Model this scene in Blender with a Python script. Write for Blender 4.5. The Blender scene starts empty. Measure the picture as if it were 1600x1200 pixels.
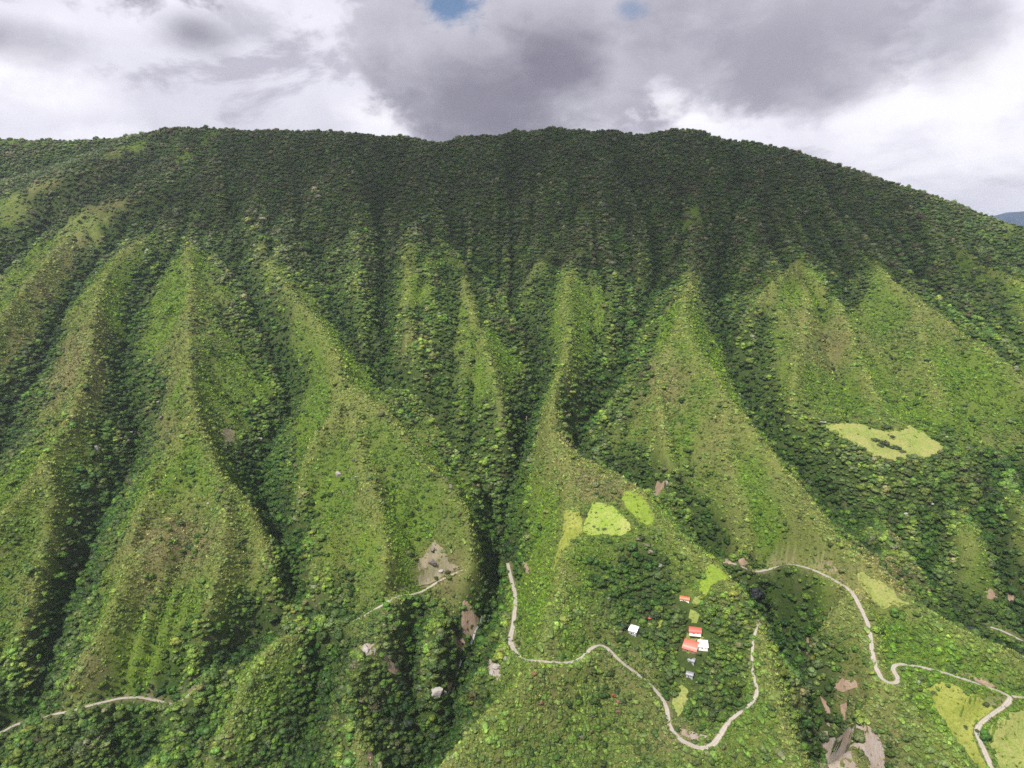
import bpy, bmesh, math, random
import numpy as np
from mathutils import Vector, Matrix
from mathutils.geometry import delaunay_2d_cdt

random.seed(7)
RNG = np.random.default_rng(11)
R = math.radians
scene = bpy.context.scene
COL = scene.collection

# ------------------------------------------------------------------ camera
PITCH = 11.5
FPX = 1081.0                      # focal length in pixels of the 1600 px wide photograph
cam_data = bpy.data.cameras.new('camera')
cam_data.sensor_width = 36.0
cam_data.lens = 36.0 * FPX / 1600.0
cam_data.clip_start = 1.0
cam_data.clip_end = 60000.0
cam = bpy.data.objects.new('camera', cam_data)
COL.objects.link(cam)
cam.location = (0, 0, 0)
cam.rotation_euler = (R(90 - PITCH), 0, 0)
scene.camera = cam

# ------------------------------------------------------------------ light
SUN_AZ = -142.0      # degrees from +Y towards +X: the sun stands to the left, behind the camera
SUN_EL = 55.0
sd = Vector((math.sin(R(SUN_AZ)) * math.cos(R(SUN_EL)), math.cos(R(SUN_AZ)) * math.cos(R(SUN_EL)), math.sin(R(SUN_EL))))
sun_data = bpy.data.lights.new('sun', 'SUN')
sun_data.energy = 4.9
sun_data.angle = R(1.0)
sun_data.color = (1.0, 0.95, 0.86)
sun = bpy.data.objects.new('sun', sun_data)
COL.objects.link(sun)
sun.rotation_euler = sd.to_track_quat('Z', 'Y').to_euler()
sun.location = (-600, -200, 900)

scene.view_settings.view_transform = 'Standard'
scene.view_settings.look = 'None'
scene.view_settings.gamma = 1.0
scene.view_settings.exposure = 0.78
scene.view_settings.use_curve_mapping = False
world = bpy.data.worlds.new('World')
scene.world = world
world.use_nodes = True
HAZE = 2.7e-5
CLOUD_D = .0062
CLOUDS = [((-400, 1500, 1120), (1050, 720, 170), 'unseen cloud above the view, added to shade the upper mountainside')]  # cloud out of view, placed so its shadow falls on the upper slopes
wt = world.node_tree; wn = wt.nodes; wl = wt.links; wn.clear()
w_out = wn.new('ShaderNodeOutputWorld'); w_bg = wn.new('ShaderNodeBackground'); wl.new(w_bg.outputs[0], w_out.inputs[0])
def wmath(op, a, b=0.0, clamp=False):
    n = wn.new('ShaderNodeMath'); n.operation = op; n.use_clamp = clamp
    for s, v in ((n.inputs[0], a), (n.inputs[1], b)):
        if isinstance(v, (int, float)): s.default_value = v
        else: wl.new(v, s)
    return n.outputs[0]
def wss(x, lo, hi, a=0.0, b=1.0):
    n = wn.new('ShaderNodeMapRange'); n.interpolation_type = 'SMOOTHSTEP'; wl.new(x, n.inputs[0])
    for k, v in zip((1, 2, 3, 4), (lo, hi, a, b)): n.inputs[k].default_value = v
    return n.outputs[0]
def wmix(f, a, b):
    n = wn.new('ShaderNodeMix'); n.data_type = 'RGBA'
    for s, v in ((n.inputs[0], f), (n.inputs[6], a), (n.inputs[7], b)):
        if isinstance(v, (int, float)): s.default_value = v
        elif isinstance(v, tuple): s.default_value = (*v, 1)
        else: wl.new(v, s)
    return n.outputs[2]
tc = wn.new('ShaderNodeTexCoord').outputs['Generated']
sep = wn.new('ShaderNodeSeparateXYZ'); wl.new(tc, sep.inputs[0])
dx, dy, dz = sep.outputs
zc = wmath('MAXIMUM', wmath('ADD', dz, .16), .05)
px = wmath('DIVIDE', dx, zc); py = wmath('DIVIDE', dy, zc)          # cloud layer seen in perspective
cmb = wn.new('ShaderNodeCombineXYZ'); wl.new(px, cmb.inputs[0]); wl.new(py, cmb.inputs[1])
def wnoise(scale, detail, rough, off, dist=0.0):
    mp = wn.new('ShaderNodeMapping'); wl.new(cmb.outputs[0], mp.inputs[0]); mp.inputs['Location'].default_value = off
    n = wn.new('ShaderNodeTexNoise'); wl.new(mp.outputs[0], n.inputs['Vector']); n.inputs['Scale'].default_value = scale
    n.inputs['Detail'].default_value = detail; n.inputs['Roughness'].default_value = rough; n.inputs['Distortion'].default_value = dist
    return n.outputs['Fac']
sky = wn.new('ShaderNodeTexSky'); sky.sky_type = 'NISHITA'; sky.sun_disc = False
sky.sun_elevation = R(SUN_EL); sky.sun_rotation = R(SUN_AZ % 360); sky.altitude = 1500
blue = wn.new('ShaderNodeVectorMath'); blue.operation = 'SCALE'; wl.new(sky.outputs[0], blue.inputs[0]); blue.inputs['Scale'].default_value = .10
az = wmath('ARCTAN2', dx, dy); el = wmath('ARCSINE', dz)
def bnoise(scale, detail, rough, off, sq=1.6, dist=.3):
    mp = wn.new('ShaderNodeMapping'); wl.new(tc, mp.inputs[0]); mp.inputs['Location'].default_value = off; mp.inputs['Scale'].default_value = (1, 1, sq)
    n = wn.new('ShaderNodeTexNoise'); wl.new(mp.outputs[0], n.inputs['Vector']); n.inputs['Scale'].default_value = scale
    n.inputs['Detail'].default_value = detail; n.inputs['Roughness'].default_value = rough; n.inputs['Distortion'].default_value = dist
    return n.outputs['Fac']
b_low = bnoise(2.6, 6, .5, (4.2, 0.6, 1.9), 2.0, .2)
b_mid = bnoise(6, 9, .55, (2.2, 5.1, 3.3), 1.7); b_fine = bnoise(17, 8, .58, (8.2, 1.1, 6.3), 1.5)
b_alt = bnoise(5, 9, .6, (0.7, 3.4, 8.8), 2.2, .35)
def dist_to(a, e, ra, re):
    x = wmath('DIVIDE', wmath('SUBTRACT', az, R(a)), R(ra)); y = wmath('DIVIDE', wmath('SUBTRACT', el, R(e)), R(re))
    return wmath('SQRT', wmath('ADD', wmath('MULTIPLY', x, x), wmath('MULTIPLY', y, y)))
def blob(a, e, ra, re, k=.35, n1=1.3, n2=.7):
    nn = wmath('MULTIPLY', wmath('SUBTRACT', b_mid, .5), n1); nf = wmath('MULTIPLY', wmath('SUBTRACT', b_fine, .5), n2)
    return wss(wmath('ADD', wmath('ADD', dist_to(a, e, ra, re), nn), nf), 1.0 + k, 1.0 - k)
def wmaxs(l):
    m = l[0]
    for q in l[1:]: m = wmath('MAXIMUM', m, q)
    return m
# high overcast: pale lavender with brighter and greyer drifts
light = wmix(wss(b_low, .35, .65), (.58, .565, .66), (.80, .79, .88))
light = wmix(wmath('MULTIPLY', wss(b_alt, .52, .66), .75), light, (.86, .85, .92))
light = wmix(wmath('MULTIPLY', wss(b_alt, .46, .36), .7), light, (.40, .385, .47))
# bright wisps low on both sides of the dark mass
wisps = wmath('MULTIPLY', wmaxs([blob(31, 9, 9, 6, .6), blob(13, 9.6, 6, 2.2, .6), blob(-8, 9.5, 5, 1.8, .6), blob(-33, 10, 5, 1.6, .6)]), wss(b_mid, .42, .58))
light = wmix(wmath('MULTIPLY', wisps, .9), light, (.93, .92, .98))
mass = wmaxs([blob(1, 14.4, 15.5, 6.0, .12, 1.2, .8), blob(16, 15.2, 10, 6.0, .2), blob(8, 22, 16, 6, .3), blob(-2, 10.6, 8.5, 3.6, .2), blob(23, 11.6, 5, 3.0, .3)])
lit = wss(wmath('ADD', b_mid, wmath('MULTIPLY', b_fine, .35)), .56, .82)
core = wmaxs([blob(-2.5, 10.6, 8, 4.2, .7, .6, .6), blob(3.5, 13.6, 4.6, 3.6, .7, .7, .6), wmath('MULTIPLY', blob(12, 12.8, 6.5, 4.0, .8, 1.4, .9), .5), wmath('MULTIPLY', blob(20, 12, 6, 3.4, .8, 1.2, .6), .5)])
dark = wmix(core, (.48, .465, .54), (.215, .205, .265))
dark = wmix(wmath('MULTIPLY', lit, wmath('SUBTRACT', .75, wmath('MULTIPLY', core, .65))), dark, (.56, .55, .62))
cl = wmix(mass, light, dark)
side = wmath('MULTIPLY', wmaxs([blob(-26.5, 18.0, 5.6, 2.8, .45, 1.2, 3.2), wmath('MULTIPLY', blob(-19.8, 15.6, 2.2, 1.5, .9, 1.5, 4.0), .55), wmath('MULTIPLY', blob(30.5, 13.0, 2.6, 2.6, .9, 2.0, 1.8), .6), blob(-23, 14.2, 2.5, 1.2, .8), blob(-38, 12.6, 7, 1.2, .8)]), .8)
cl = wmix(side, cl, (.22, .21, .27))
# the same broken cloud goes on over the rest of the sky
rest = wmath('MULTIPLY', wss(b_low, .55, .68), wss(el, R(24), R(34)))
cl = wmix(wmath('MULTIPLY', rest, .7), cl, (.26, .25, .31))
gap = wmath('MULTIPLY', blob(-4.2, 17.3, 1.7, 1.4, .6, .8, 4.2), 1.0); gap2 = blob(9.0, 16.8, 1.0, .6, .7, .5, 2.6)
cl = wmix(wmath('MAXIMUM', gap, wmath('MULTIPLY', gap2, .6)), cl, blue.outputs[0])
wl.new(cl, w_bg.inputs[0]); w_bg.inputs[1].default_value = .66
scene.cycles.use_denoising = False
scene.cycles.volume_bounces = 1

# ------------------------------------------------------------------ numpy noise
def value_noise(x, y, seed=0):
    xi = np.floor(x).astype(np.int64); yi = np.floor(y).astype(np.int64)
    xf = x - xi; yf = y - yi
    def h(a, b):
        n = (a * 374761393 + b * 668265263 + seed * 982451653) & 0xFFFFFFFF
        n = ((n ^ (n >> 13)) * 1274126177) & 0xFFFFFFFF
        n = (n ^ (n >> 16)) & 0xFFFF
        return n / 65535.0
    u = xf * xf * xf * (xf * (xf * 6 - 15) + 10); v = yf * yf * yf * (yf * (yf * 6 - 15) + 10)
    return (h(xi, yi) * (1 - u) + h(xi + 1, yi) * u) * (1 - v) + (h(xi, yi + 1) * (1 - u) + h(xi + 1, yi + 1) * u) * v

def fbm(x, y, wl_, octs=4, seed=0, gain=0.5):
    s = 0.0; a = 1.0; t = 0.0
    for k in range(octs):
        f = 2.03 ** k / wl_
        s = s + a * (value_noise(x * f + 17.3 * k, y * f - 9.1 * k, seed + k) * 2 - 1)
        t += a; a *= gain
    return s / t

# ------------------------------------------------------------------ rays and terrain guide lines
cp, sp = math.cos(R(PITCH)), math.sin(R(PITCH))
def ray(u, v):
    a = (u - 800.0) / FPX; b = (600.0 - v) / FPX
    y = cp + b * sp; z = -sp + b * cp
    return a / y, z / y                       # X and Z per metre of Y

ZB_Y = [150, 300, 450, 620, 740, 950, 1230, 1600, 2000, 2400, 3200]
ZB_Z = [-860, -740, -640, -540, -465, -380, -245, -25, 312, 640, 1300]
def zb(Y): return np.interp(Y, ZB_Y, ZB_Z)
YS = np.linspace(150, 3200, 6101)
def guide(u, v, r):
    ax, az = ray(u, v)
    r = r * 1.18 if r > 0 else -1.45 * abs(r) / (1 + abs(r) / 100)
    d = az * YS - (zb(YS) + r)
    i = int(np.argmax(d < 0))
    return (ax * YS[i], YS[i], az * YS[i])

# each line: list of (u, v, relief) ; relief in metres against the mean slope
CREST = [(-420,262,0),(-300,240,-20),(-150,222,-30),(0,216,-45),(70,218,-40),(120,219,-35),(165,214,-25),(215,211,-10),(260,201,0),(330,200,0),(390,204,0),(450,204,0),(530,206,0),(600,212,0),
 (640,214,0),(668,221,0),(685,225,0),(705,220,0),(735,212,0),(785,211,0),(805,200,0),(822,208,0),(835,204,0),(862,199,0),(900,205,0),(918,207,0),(948,203,0),(985,209,0),(1005,215,0),(1030,206,0),(1060,202,0),(1095,204,0),
 (1130,219,0),(1170,223,0),(1215,229,0),(1250,238,0),(1290,252,0),(1340,266,0),(1380,280,0),(1430,296,0),(1480,312,0),(1540,334,0),(1600,356,0),(1700,392,0),(1900,450,0),(2150,520,0)]
RIDGES = [
 [(215,211,-10),(150,262,40),(85,283,44),(20,315,44),(-80,365,40),(-250,430,30)],
 [(262,202,0),(285,232,20),(300,260,25),(240,285,30),(190,308,35),(150,327,38),(122,346,40),(85,388,42),(50,433,45),(0,500,45),(-60,570,45),(-160,680,45),(-300,820,45)],
 [(300,330,15),(262,352,25),(235,370,32),(195,396,38),(165,425,40),(150,470,45),(143,520,48),(133,585,52),(110,640,54),(90,680,55),(67,713,50),(33,777,48),(0,815,46),(-50,880,44),(-130,990,40),(-230,1120,36)],
 [(67,713,50),(82,770,38),(72,840,30),(52,910,26),(30,980,18)],
 [(340,202,0),(335,240,14),(318,300,16),(300,350,22),(292,398,32),(300,450,42),(293,507,50),(293,567,56),(300,633,62),(280,685,60),(240,735,55),(220,790,52),(205,840,50),(195,900,48),(175,960,44),(140,1020,38),(105,1072,30)],
 [(300,633,62),(325,690,60),(345,740,56),(355,800,52),(350,860,50),(330,930,46),(300,1000,38),(270,1060,28)],
 [(345,740,56),(385,775,46),(410,830,38),(425,880,34),(450,930,22)],
 [(390,300,8),(400,350,18),(415,400,30),(432,428,38),(467,465,46),(500,508,54),(522,560,60),(535,608,66),(528,640,64),(500,670,56),(478,700,52),(462,740,48),(458,790,46),(475,840,42),(490,890,34),(505,940,22)],
 [(535,608,66),(560,622,66),(587,638,65),(612,660,62),(640,690,60),(680,730,56),(715,770,50),(735,802,42),(738,840,30),(728,880,15)],
 [(545,625,64),(560,700,60),(580,770,56),(600,840,50),(612,890,38),(618,935,25)],
 [(560,380,10),(556,435,16),(560,480,18),(575,520,10)],
 [(650,310,8),(643,350,16),(638,400,22),(635,450,30),(632,490,36),(640,540,36),(655,590,34),(680,640,28),(712,690,22),(750,735,8)],
 [(720,400,6),(728,450,12),(745,500,18),(765,560,18),(780,620,12),(790,670,0)],
 [(930,318,18),(900,345,24),(862,378,22),(840,412,18),(823,440,6)],
 [(930,318,18),(900,400,26),(885,440,26),(883,468,28),(889,510,34),(890,535,38),(877,573,42),(862,608,46),(862,643,50),(864,665,52),(863,682,58),(876,715,60),(888,753,60),(893,790,60),(890,835,62),(878,880,62),(870,930,58),(862,975,52),(850,1010,44)],
 [(930,318,18),(962,340,18),(990,375,14),(1012,415,8)],
 [(864,680,58),(884,703,58),(905,724,58),(935,738,60),(968,745,64),(990,762,66),(1012,785,66),(1040,820,62),(1070,850,60),(1100,872,60),(1130,892,60),(1160,920,60),(1185,955,56),(1196,1000,48),(1205,1050,46),(1222,1110,45),(1240,1160,44),(1262,1230,42)],
 [(850,1010,44),(840,1060,54),(800,1090,48),(760,1115,44),(715,1155,44),(685,1195,42),(650,1260,40)],
 [(1085,300,6),(1088,350,12),(1082,400,20),(1076,450,34),(1068,490,46),(1080,530,52),(1105,575,56),(1135,618,58),(1175,672,58),(1213,727,58),(1255,777,58),(1283,830,58),(1325,858,58),(1365,888,58),(1410,930,58),(1450,957,58),(1500,985,58),(1550,1010,56),(1600,1038,55),(1700,1090,50),(1850,1180,45)],
 [(1068,490,46),(1040,560,38),(1030,620,36),(1035,680,34),(1050,740,28),(1080,800,20)],
 [(1135,618,58),(1130,680,48),(1140,740,42),(1165,800,34),(1190,850,22)],
 [(1325,858,58),(1340,915,56),(1358,970,52),(1370,1030,48),(1395,1082,46),(1440,1130,44),(1500,1185,40),(1560,1260,36)],
 [(1340,915,56),(1290,960,36),(1270,1010,30),(1262,1060,24)],
 [(1395,1082,46),(1340,1110,36),(1320,1160,30),(1310,1230,26)],
 [(1200,300,4),(1225,360,14),(1249,413,26),(1215,440,32),(1190,460,32),(1165,500,26),(1150,530,16)],
 [(1249,413,26),(1262,470,34),(1250,540,32),(1240,590,24),(1235,640,16)],
 [(1249,413,26),(1300,455,36),(1325,510,38),(1350,570,34),(1370,630,26)],
 [(1300,330,6),(1340,385,22),(1391,440,38),(1431,471,44),(1482,508,48),(1532,540,52),(1600,595,54),(1690,655,54),(1820,750,50)],
 [(1431,471,44),(1440,530,42),(1455,590,36),(1470,640,26)],
 [(1440,330,2),(1490,375,12),(1532,403,18),(1600,445,22),(1720,520,24)],
 [(1363,777,26),(1392,800,28),(1422,837,26),(1448,880,16)],
 [(1500,803,22),(1517,820,22),(1528,855,12)],
 [(1570,770,20),(1610,830,20),(1650,880,14)],
 [(480,950,4),(447,993,12),(405,1030,16),(382,1080,18),(345,1150,18),(312,1210,18)],
 [(620,938,10),(600,985,22),(560,1030,26),(545,1090,26),(560,1150,22),(580,1220,20)],
 [(690,920,-8),(692,960,-4),(680,1010,-4),(660,1060,-6)],
 [(120,1120,4),(100,1160,8),(80,1230,8)],
]
VALLEYS = [
 [(215,212,-30),(130,240,-50),(60,265,-60),(-60,300,-60),(-200,340,-50)],
 [(255,245,0),(190,285,5),(120,310,10),(60,350,10),(10,400,5),(-60,470,0),(-200,600,-5)],
 [(290,300,2),(230,335,5),(180,370,8),(120,430,10),(80,500,8),(60,560,4),(20,620,0),(0,680,-2),(-60,770,-6),(-150,900,-10)],
 [(305,380,8),(262,400,14),(215,440,18),(195,500,16),(188,560,10),(205,620,4),(215,665,-6),(205,705,-8),(172,765,-8),(140,830,-8),(108,900,-8),(85,980,-8),(62,1050,-8),(25,1110,-8),(-60,1190,0)],
 [(372,215,-3),(365,290,-4),(365,350,0),(375,410,2),(400,470,2),(430,530,-4),(452,580,-12),(452,625,-18),(425,670,-20),(405,712,-22),(415,765,-26),(440,815,-28),(455,865,-30),(475,915,-28),(470,960,-22),(410,1000,-16),(330,1050,-12),(290,1090,-8),(240,1150,-14),(200,1220,-20)],
 [(470,210,-2),(460,290,-6),(470,350,-6),(500,410,-8),(530,465,-10),(560,515,-14),(590,562,-18),(620,605,-24),(653,645,-30),(685,692,-36),(720,738,-42),(752,778,-50),(775,815,-58)],
 [(600,230,-2),(590,300,-6),(600,380,-6),(600,440,-8),(600,500,-12),(605,560,-22)],
 [(700,245,-3),(705,320,-8),(715,380,-10),(760,420,-12),(800,455,-14),(815,490,-18),(833,520,-24),(845,560,-30),(838,610,-36),(825,660,-42),(812,705,-48),(800,750,-54),(790,800,-60),(786,850,-64),(775,905,-60),(758,955,-56),(740,995,-54),(722,1035,-52),(706,1075,-50),(700,1120,-50),(680,1170,-52),(660,1240,-56)],
 [(810,230,-4),(800,300,-8),(800,370,-12),(803,430,-14),(806,455,-14)],
 [(960,240,-4),(985,300,-8),(1020,350,-8),(1030,410,-8),(1012,455,-12),(990,515,-18),(975,560,-26),(950,605,-32),(920,640,-38),(895,668,-42),(900,700,-44),(930,728,-46),(965,742,-46),(1000,765,-44),(1030,795,-44),(1065,835,-46),(1105,865,-48),(1140,882,-50),(1180,915,-52),(1210,955,-58),(1228,1005,-62),(1240,1060,-66),(1255,1120,-70),(1275,1180,-74),(1290,1250,-78)],
 [(1150,250,-4),(1150,320,-6),(1130,380,-8),(1122,440,-10),(1135,500,-12),(1150,560,-18),(1170,605,-24),(1200,650,-30),(1237,712,-36),(1280,760,-42),(1325,818,-46),(1372,878,-48),(1425,925,-50),(1490,965,-50),(1550,995,-50),(1620,1025,-50),(1750,1080,-50)],
 [(1290,290,-2),(1300,350,0),(1330,410,6),(1300,480,12)],
 [(1370,310,-4),(1400,370,-4),(1440,425,-2),(1490,470,0),(1550,515,0),(1610,550,-2),(1720,610,-6)],
 [(1490,330,-2),(1540,380,0),(1600,415,0),(1720,480,-2)],
 [(1480,740,6),(1470,790,-8),(1460,850,-20),(1440,910,-38)],
 [(1560,720,6),(1555,800,-2),(1570,870,-16),(1600,950,-36)],
 [(640,960,-12),(640,1020,-16),(650,1090,-30),(665,1140,-40)],
 [(500,980,-14),(495,1050,-12),(485,1120,-16),(470,1200,-22)],
]
MINOR = [
 [(1285,440,26),(1290,510,22),(1310,560,16),(1325,610,4),(1330,645,2)],
 [(1380,470,26),(1400,540,28),(1415,600,22),(1430,640,14)],
 [(948,203,0),(946,260,12),(930,318,22)],
 [(1060,202,0),(1080,250,10),(1085,300,12)],
 [(640,214,0),(652,262,10),(650,310,14)],
 [(1170,223,0),(1190,262,12),(1200,300,12)],
 [(1250,238,0),(1280,285,12),(1300,330,12)],
 [(450,204,0),(415,252,10),(390,300,14)],
 [(862,199,0),(850,270,6),(842,340,8)],
 [(530,206,0),(550,290,12),(560,380,14)],
]
# flat places (benches, terraces)
BENCH = [
 [(1285,662,10),(1345,664,12),(1400,670,14),(1445,678,14),(1487,706,14)],
 [(1300,677,8),(1345,700,10),(1380,718,12),(1440,720,12),(1487,714,12)],
 [(900,790,60),(940,790,60),(975,775,62),(1005,775,63)],
 [(900,838,58),(940,838,57),(990,830,57),(1018,818,60)],
 [(960,930,34),(1020,935,30),(1100,940,42),(1150,960,46)],
 [(900,1000,38),(960,985,30),(1030,985,26),(1100,985,32),(1160,1000,40)],
 [(930,1010,36),(1000,1050,22),(1060,1030,24),(1120,1040,30)],
 [(1045,1110,16),(1060,1155,12),(1105,1175,12),(1140,1125,20),(1180,1085,30)],
 [(900,1060,30),(900,1130,20),(880,1220,10)],
 [(1000,1120,12),(1010,1200,-5)],
 [(1450,1070,44),(1510,1080,44),(1580,1092,44),(1680,1120,44)],
 [(1480,1120,38),(1530,1170,36),(1600,1190,36),(1700,1220,36)],
]

# ------------------------------------------------------------------ height field (harmonic surface through the guide lines)
GX0, GX1, GY0, GY1 = -2600.0, 2600.0, 240.0, 2640.0
def sample_line(pts, step=6.0):
    P = [guide(*p) for p in pts]
    out = []
    for a, b in zip(P[:-1], P[1:]):
        n = max(2, int(math.dist(a, b) / step))
        for i in range(n):
            t = i / n
            out.append([a[k] * (1 - t) + b[k] * t for k in range(3)])
    out.append(list(P[-1]))
    return np.array(out)
crest_pts = sample_line(CREST)
ridge_pts = [sample_line(l) for l in RIDGES]
valley_pts = [sample_line(l) for l in VALLEYS]
minor_pts = [sample_line(l) for l in MINOR]
bench_pts = [sample_line(l) for l in BENCH]
cons = [crest_pts] + ridge_pts + valley_pts + minor_pts + bench_pts
bk = crest_pts.copy(); bk[:, 1] += 260; bk[:, 2] -= 170; cons.append(bk)
bk = crest_pts.copy(); bk[:, 1] += 620; bk[:, 2] -= 420; cons.append(bk)
xs_ = np.arange(GX0, GX1, 6.0)
cons.append(np.stack([xs_, np.full_like(xs_, GY0 + 2), np.full_like(xs_, zb(GY0) - 20)], 1))
for sx in (GX0 + 5, GX1 - 5):
    ys_ = np.arange(GY0, 1500, 6.0)
    cons.append(np.stack([np.full_like(ys_, sx), ys_, zb(ys_)], 1))
allc = np.concatenate(cons)

def solve(step, prev, iters):
    nx = int(round((GX1 - GX0) / step)) + 1; ny = int(round((GY1 - GY0) / step)) + 1
    acc = np.zeros((ny, nx)); w = np.zeros((ny, nx))
    ix = np.round((allc[:, 0] - GX0) / step).astype(int); iy = np.round((allc[:, 1] - GY0) / step).astype(int)
    ok = (ix >= 0) & (ix < nx) & (iy >= 0) & (iy < ny)
    np.add.at(acc, (iy[ok], ix[ok]), allc[ok, 2]); np.add.at(w, (iy[ok], ix[ok]), 1)
    fixed = w > 0
    fz = np.where(fixed, acc / np.maximum(w, 1), 0)
    Y = GY0 + np.arange(ny) * step
    if prev is None:
        z = np.repeat(zb(Y)[:, None], nx, 1)
    else:
        z = resample(prev, (ny, nx))
    z = np.where(fixed, fz, z)
    for _ in range(iters):
        p = np.pad(z, 1, mode='edge')
        n = (p[:-2, 1:-1] + p[2:, 1:-1] + p[1:-1, :-2] + p[1:-1, 2:]) * .25
        z = np.where(fixed, fz, n)
    return z, fixed

def resample(a, shape):
    ny, nx = shape
    yy = np.linspace(0, a.shape[0] - 1, ny); xx = np.linspace(0, a.shape[1] - 1, nx)
    y0 = np.clip(np.floor(yy).astype(int), 0, a.shape[0] - 2); x0 = np.clip(np.floor(xx).astype(int), 0, a.shape[1] - 2)
    fy = (yy - y0)[:, None]; fx = (xx - x0)[None]
    A = a[y0][:, x0]; B = a[y0][:, x0 + 1]; C_ = a[y0 + 1][:, x0]; D = a[y0 + 1][:, x0 + 1]
    return (A * (1 - fx) + B * fx) * (1 - fy) + (C_ * (1 - fx) + D * fx) * fy

def blur(a, n=1):
    for _ in range(n):
        p = np.pad(a, 1, mode='edge')
        a = (p[:-2, 1:-1] + p[2:, 1:-1] + p[1:-1, :-2] + p[1:-1, 2:] + 4 * a) / 8
    return a

z, _f = solve(80, None, 200)
z, _f = solve(40, z, 200)
z, _f = solve(20, z, 250)
z, fixed10 = solve(10, z, 250)
z10 = blur(z, 1)
ny10, nx10 = z10.shape
X10, Y10 = np.meshgrid(GX0 + np.arange(nx10) * 10.0, GY0 + np.arange(ny10) * 10.0)

# distances to ridge and valley lines
def line_distance(sets):
    P = np.concatenate(sets)[::2, :2].astype(np.float32)
    q = np.stack([X10[::2, ::2].ravel(), Y10[::2, ::2].ravel()], 1).astype(np.float32)
    d = np.empty(len(q), np.float32)
    for i in range(0, len(q), 2000):
        c = q[i:i + 2000]
        dd = (c[:, None, 0] - P[None, :, 0]) ** 2 + (c[:, None, 1] - P[None, :, 1]) ** 2
        d[i:i + 2000] = dd.min(1)
    d = np.sqrt(d).reshape(X10[::2, ::2].shape)
    return resample(d, X10.shape)
DR = line_distance([crest_pts] + ridge_pts)
DV = line_distance(valley_pts)

# gullies: flow-driven incision on the 10 m grid
def erode(z, iters=13):
    ny, nx = z.shape
    z0 = z.copy()
    wx = X10 + 150 * fbm(X10, Y10, 420, 3, 3)
    z = z + 7.0 * fbm(X10, Y10, 150, 3, 5) + 4.0 * fbm(X10, Y10, 50, 2, 9)
    hi_ = np.clip((z + 60) / 200, 0, 1)
    z = z + (1 - hi_) * (8 * fbm(wx / 80, Y10 / 330, 1, 3, 19) + 7 * fbm(wx / 42, Y10 / 200, 1, 2, 49)) + hi_ * (16 * (.45 - np.abs(fbm(wx / 330, Y10 / 400, 1, 2, 23))) + 15 * fbm(X10, Y10, 120, 3, 29))
    offs = [(-1, -1), (-1, 0), (-1, 1), (0, -1), (0, 1), (1, -1), (1, 0), (1, 1)]
    dist = [1.414, 1, 1.414, 1, 1, 1.414, 1, 1.414]
    idx = np.arange(ny * nx).reshape(ny, nx)
    for it in range(iters):
        p = np.pad(z, 1, constant_values=1e6)
        pi = np.pad(idx, 1, constant_values=0)
        best = np.zeros_like(z); rec = idx.copy()
        for (dy, dx), d in zip(offs, dist):
            s = (z - p[1 + dy:1 + dy + ny, 1 + dx:1 + dx + nx]) / (10 * d)
            m = s > best
            best = np.where(m, s, best); rec = np.where(m, pi[1 + dy:1 + dy + ny, 1 + dx:1 + dx + nx], rec)
        order = np.argsort(-z.ravel()).tolist(); rl = rec.ravel().tolist()
        A = [1.0] * (ny * nx)
        for i in order:
            j = rl[i]
            if j != i: A[j] += A[i]
        A = np.array(A).reshape(ny, nx)
        inc = (.85 - .75 * np.clip((z0 + 80) / 200, 0, 1)) * np.minimum(A, 120) ** 0.5 * np.minimum(best, 1.0)
        z = z - inc * np.clip((z - (z0 - 34)) / 22, 0, 1)
        z = z * .78 + blur(z, 1) * .22
    return z
CRD = np.clip((np.interp(X10, *(lambda o: (crest_pts[o, 0], crest_pts[o, 1]))(np.argsort(crest_pts[:, 0]))) - Y10) / 220, 0, 1)
zb0 = z10
z10 = erode(z10)
z10 = zb0 + (z10 - zb0) * (.12 + .88 * CRD)
BDIST = line_distance(bench_pts)
wb = np.clip((60 - BDIST) / 45, 0, 1); z10 = z10 * (1 - wb) + blur(zb0, 6) * wb

# ------------------------------------------------------------------ 5 m terrain grid
ST = 5.0
NX = int(round((GX1 - GX0) / ST)) + 1; NY = int(round((GY1 - GY0) / ST)) + 1
Z = resample(z10, (NY, NX))
XX, YY = np.meshgrid(GX0 + np.arange(NX) * ST, GY0 + np.arange(NY) * ST)
def near_distance(sets, rad):
    D = np.full(Z.shape, float(rad)); k = int(rad / ST) + 1
    for x, y in np.concatenate(sets)[:, :2]:
        i = int((x - GX0) / ST); j = int((y - GY0) / ST)
        if i < k or j < k or i > NX - k - 2 or j > NY - k - 2: continue
        w = (slice(j - k, j + k + 2), slice(i - k, i + k + 2))
        D[w] = np.minimum(D[w], np.hypot(XX[w] - x, YY[w] - y))
    return D
ND_R = near_distance(ridge_pts, 90); ND_V = near_distance(valley_pts, 90); ND_B = near_distance(bench_pts, 50)
soft = np.clip(ND_B / 50, 0, 1) * np.clip((60 - Z) / 160, 0, 1)
Z = Z + soft * (17 * np.exp(-ND_R / 20) - 10 * np.exp(-ND_V / 18))
Z = Z + 1.2 * fbm(XX, YY, 28, 2, 31)
DRf = resample(DR, (NY, NX)); DVf = resample(DV, (NY, NX))

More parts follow.
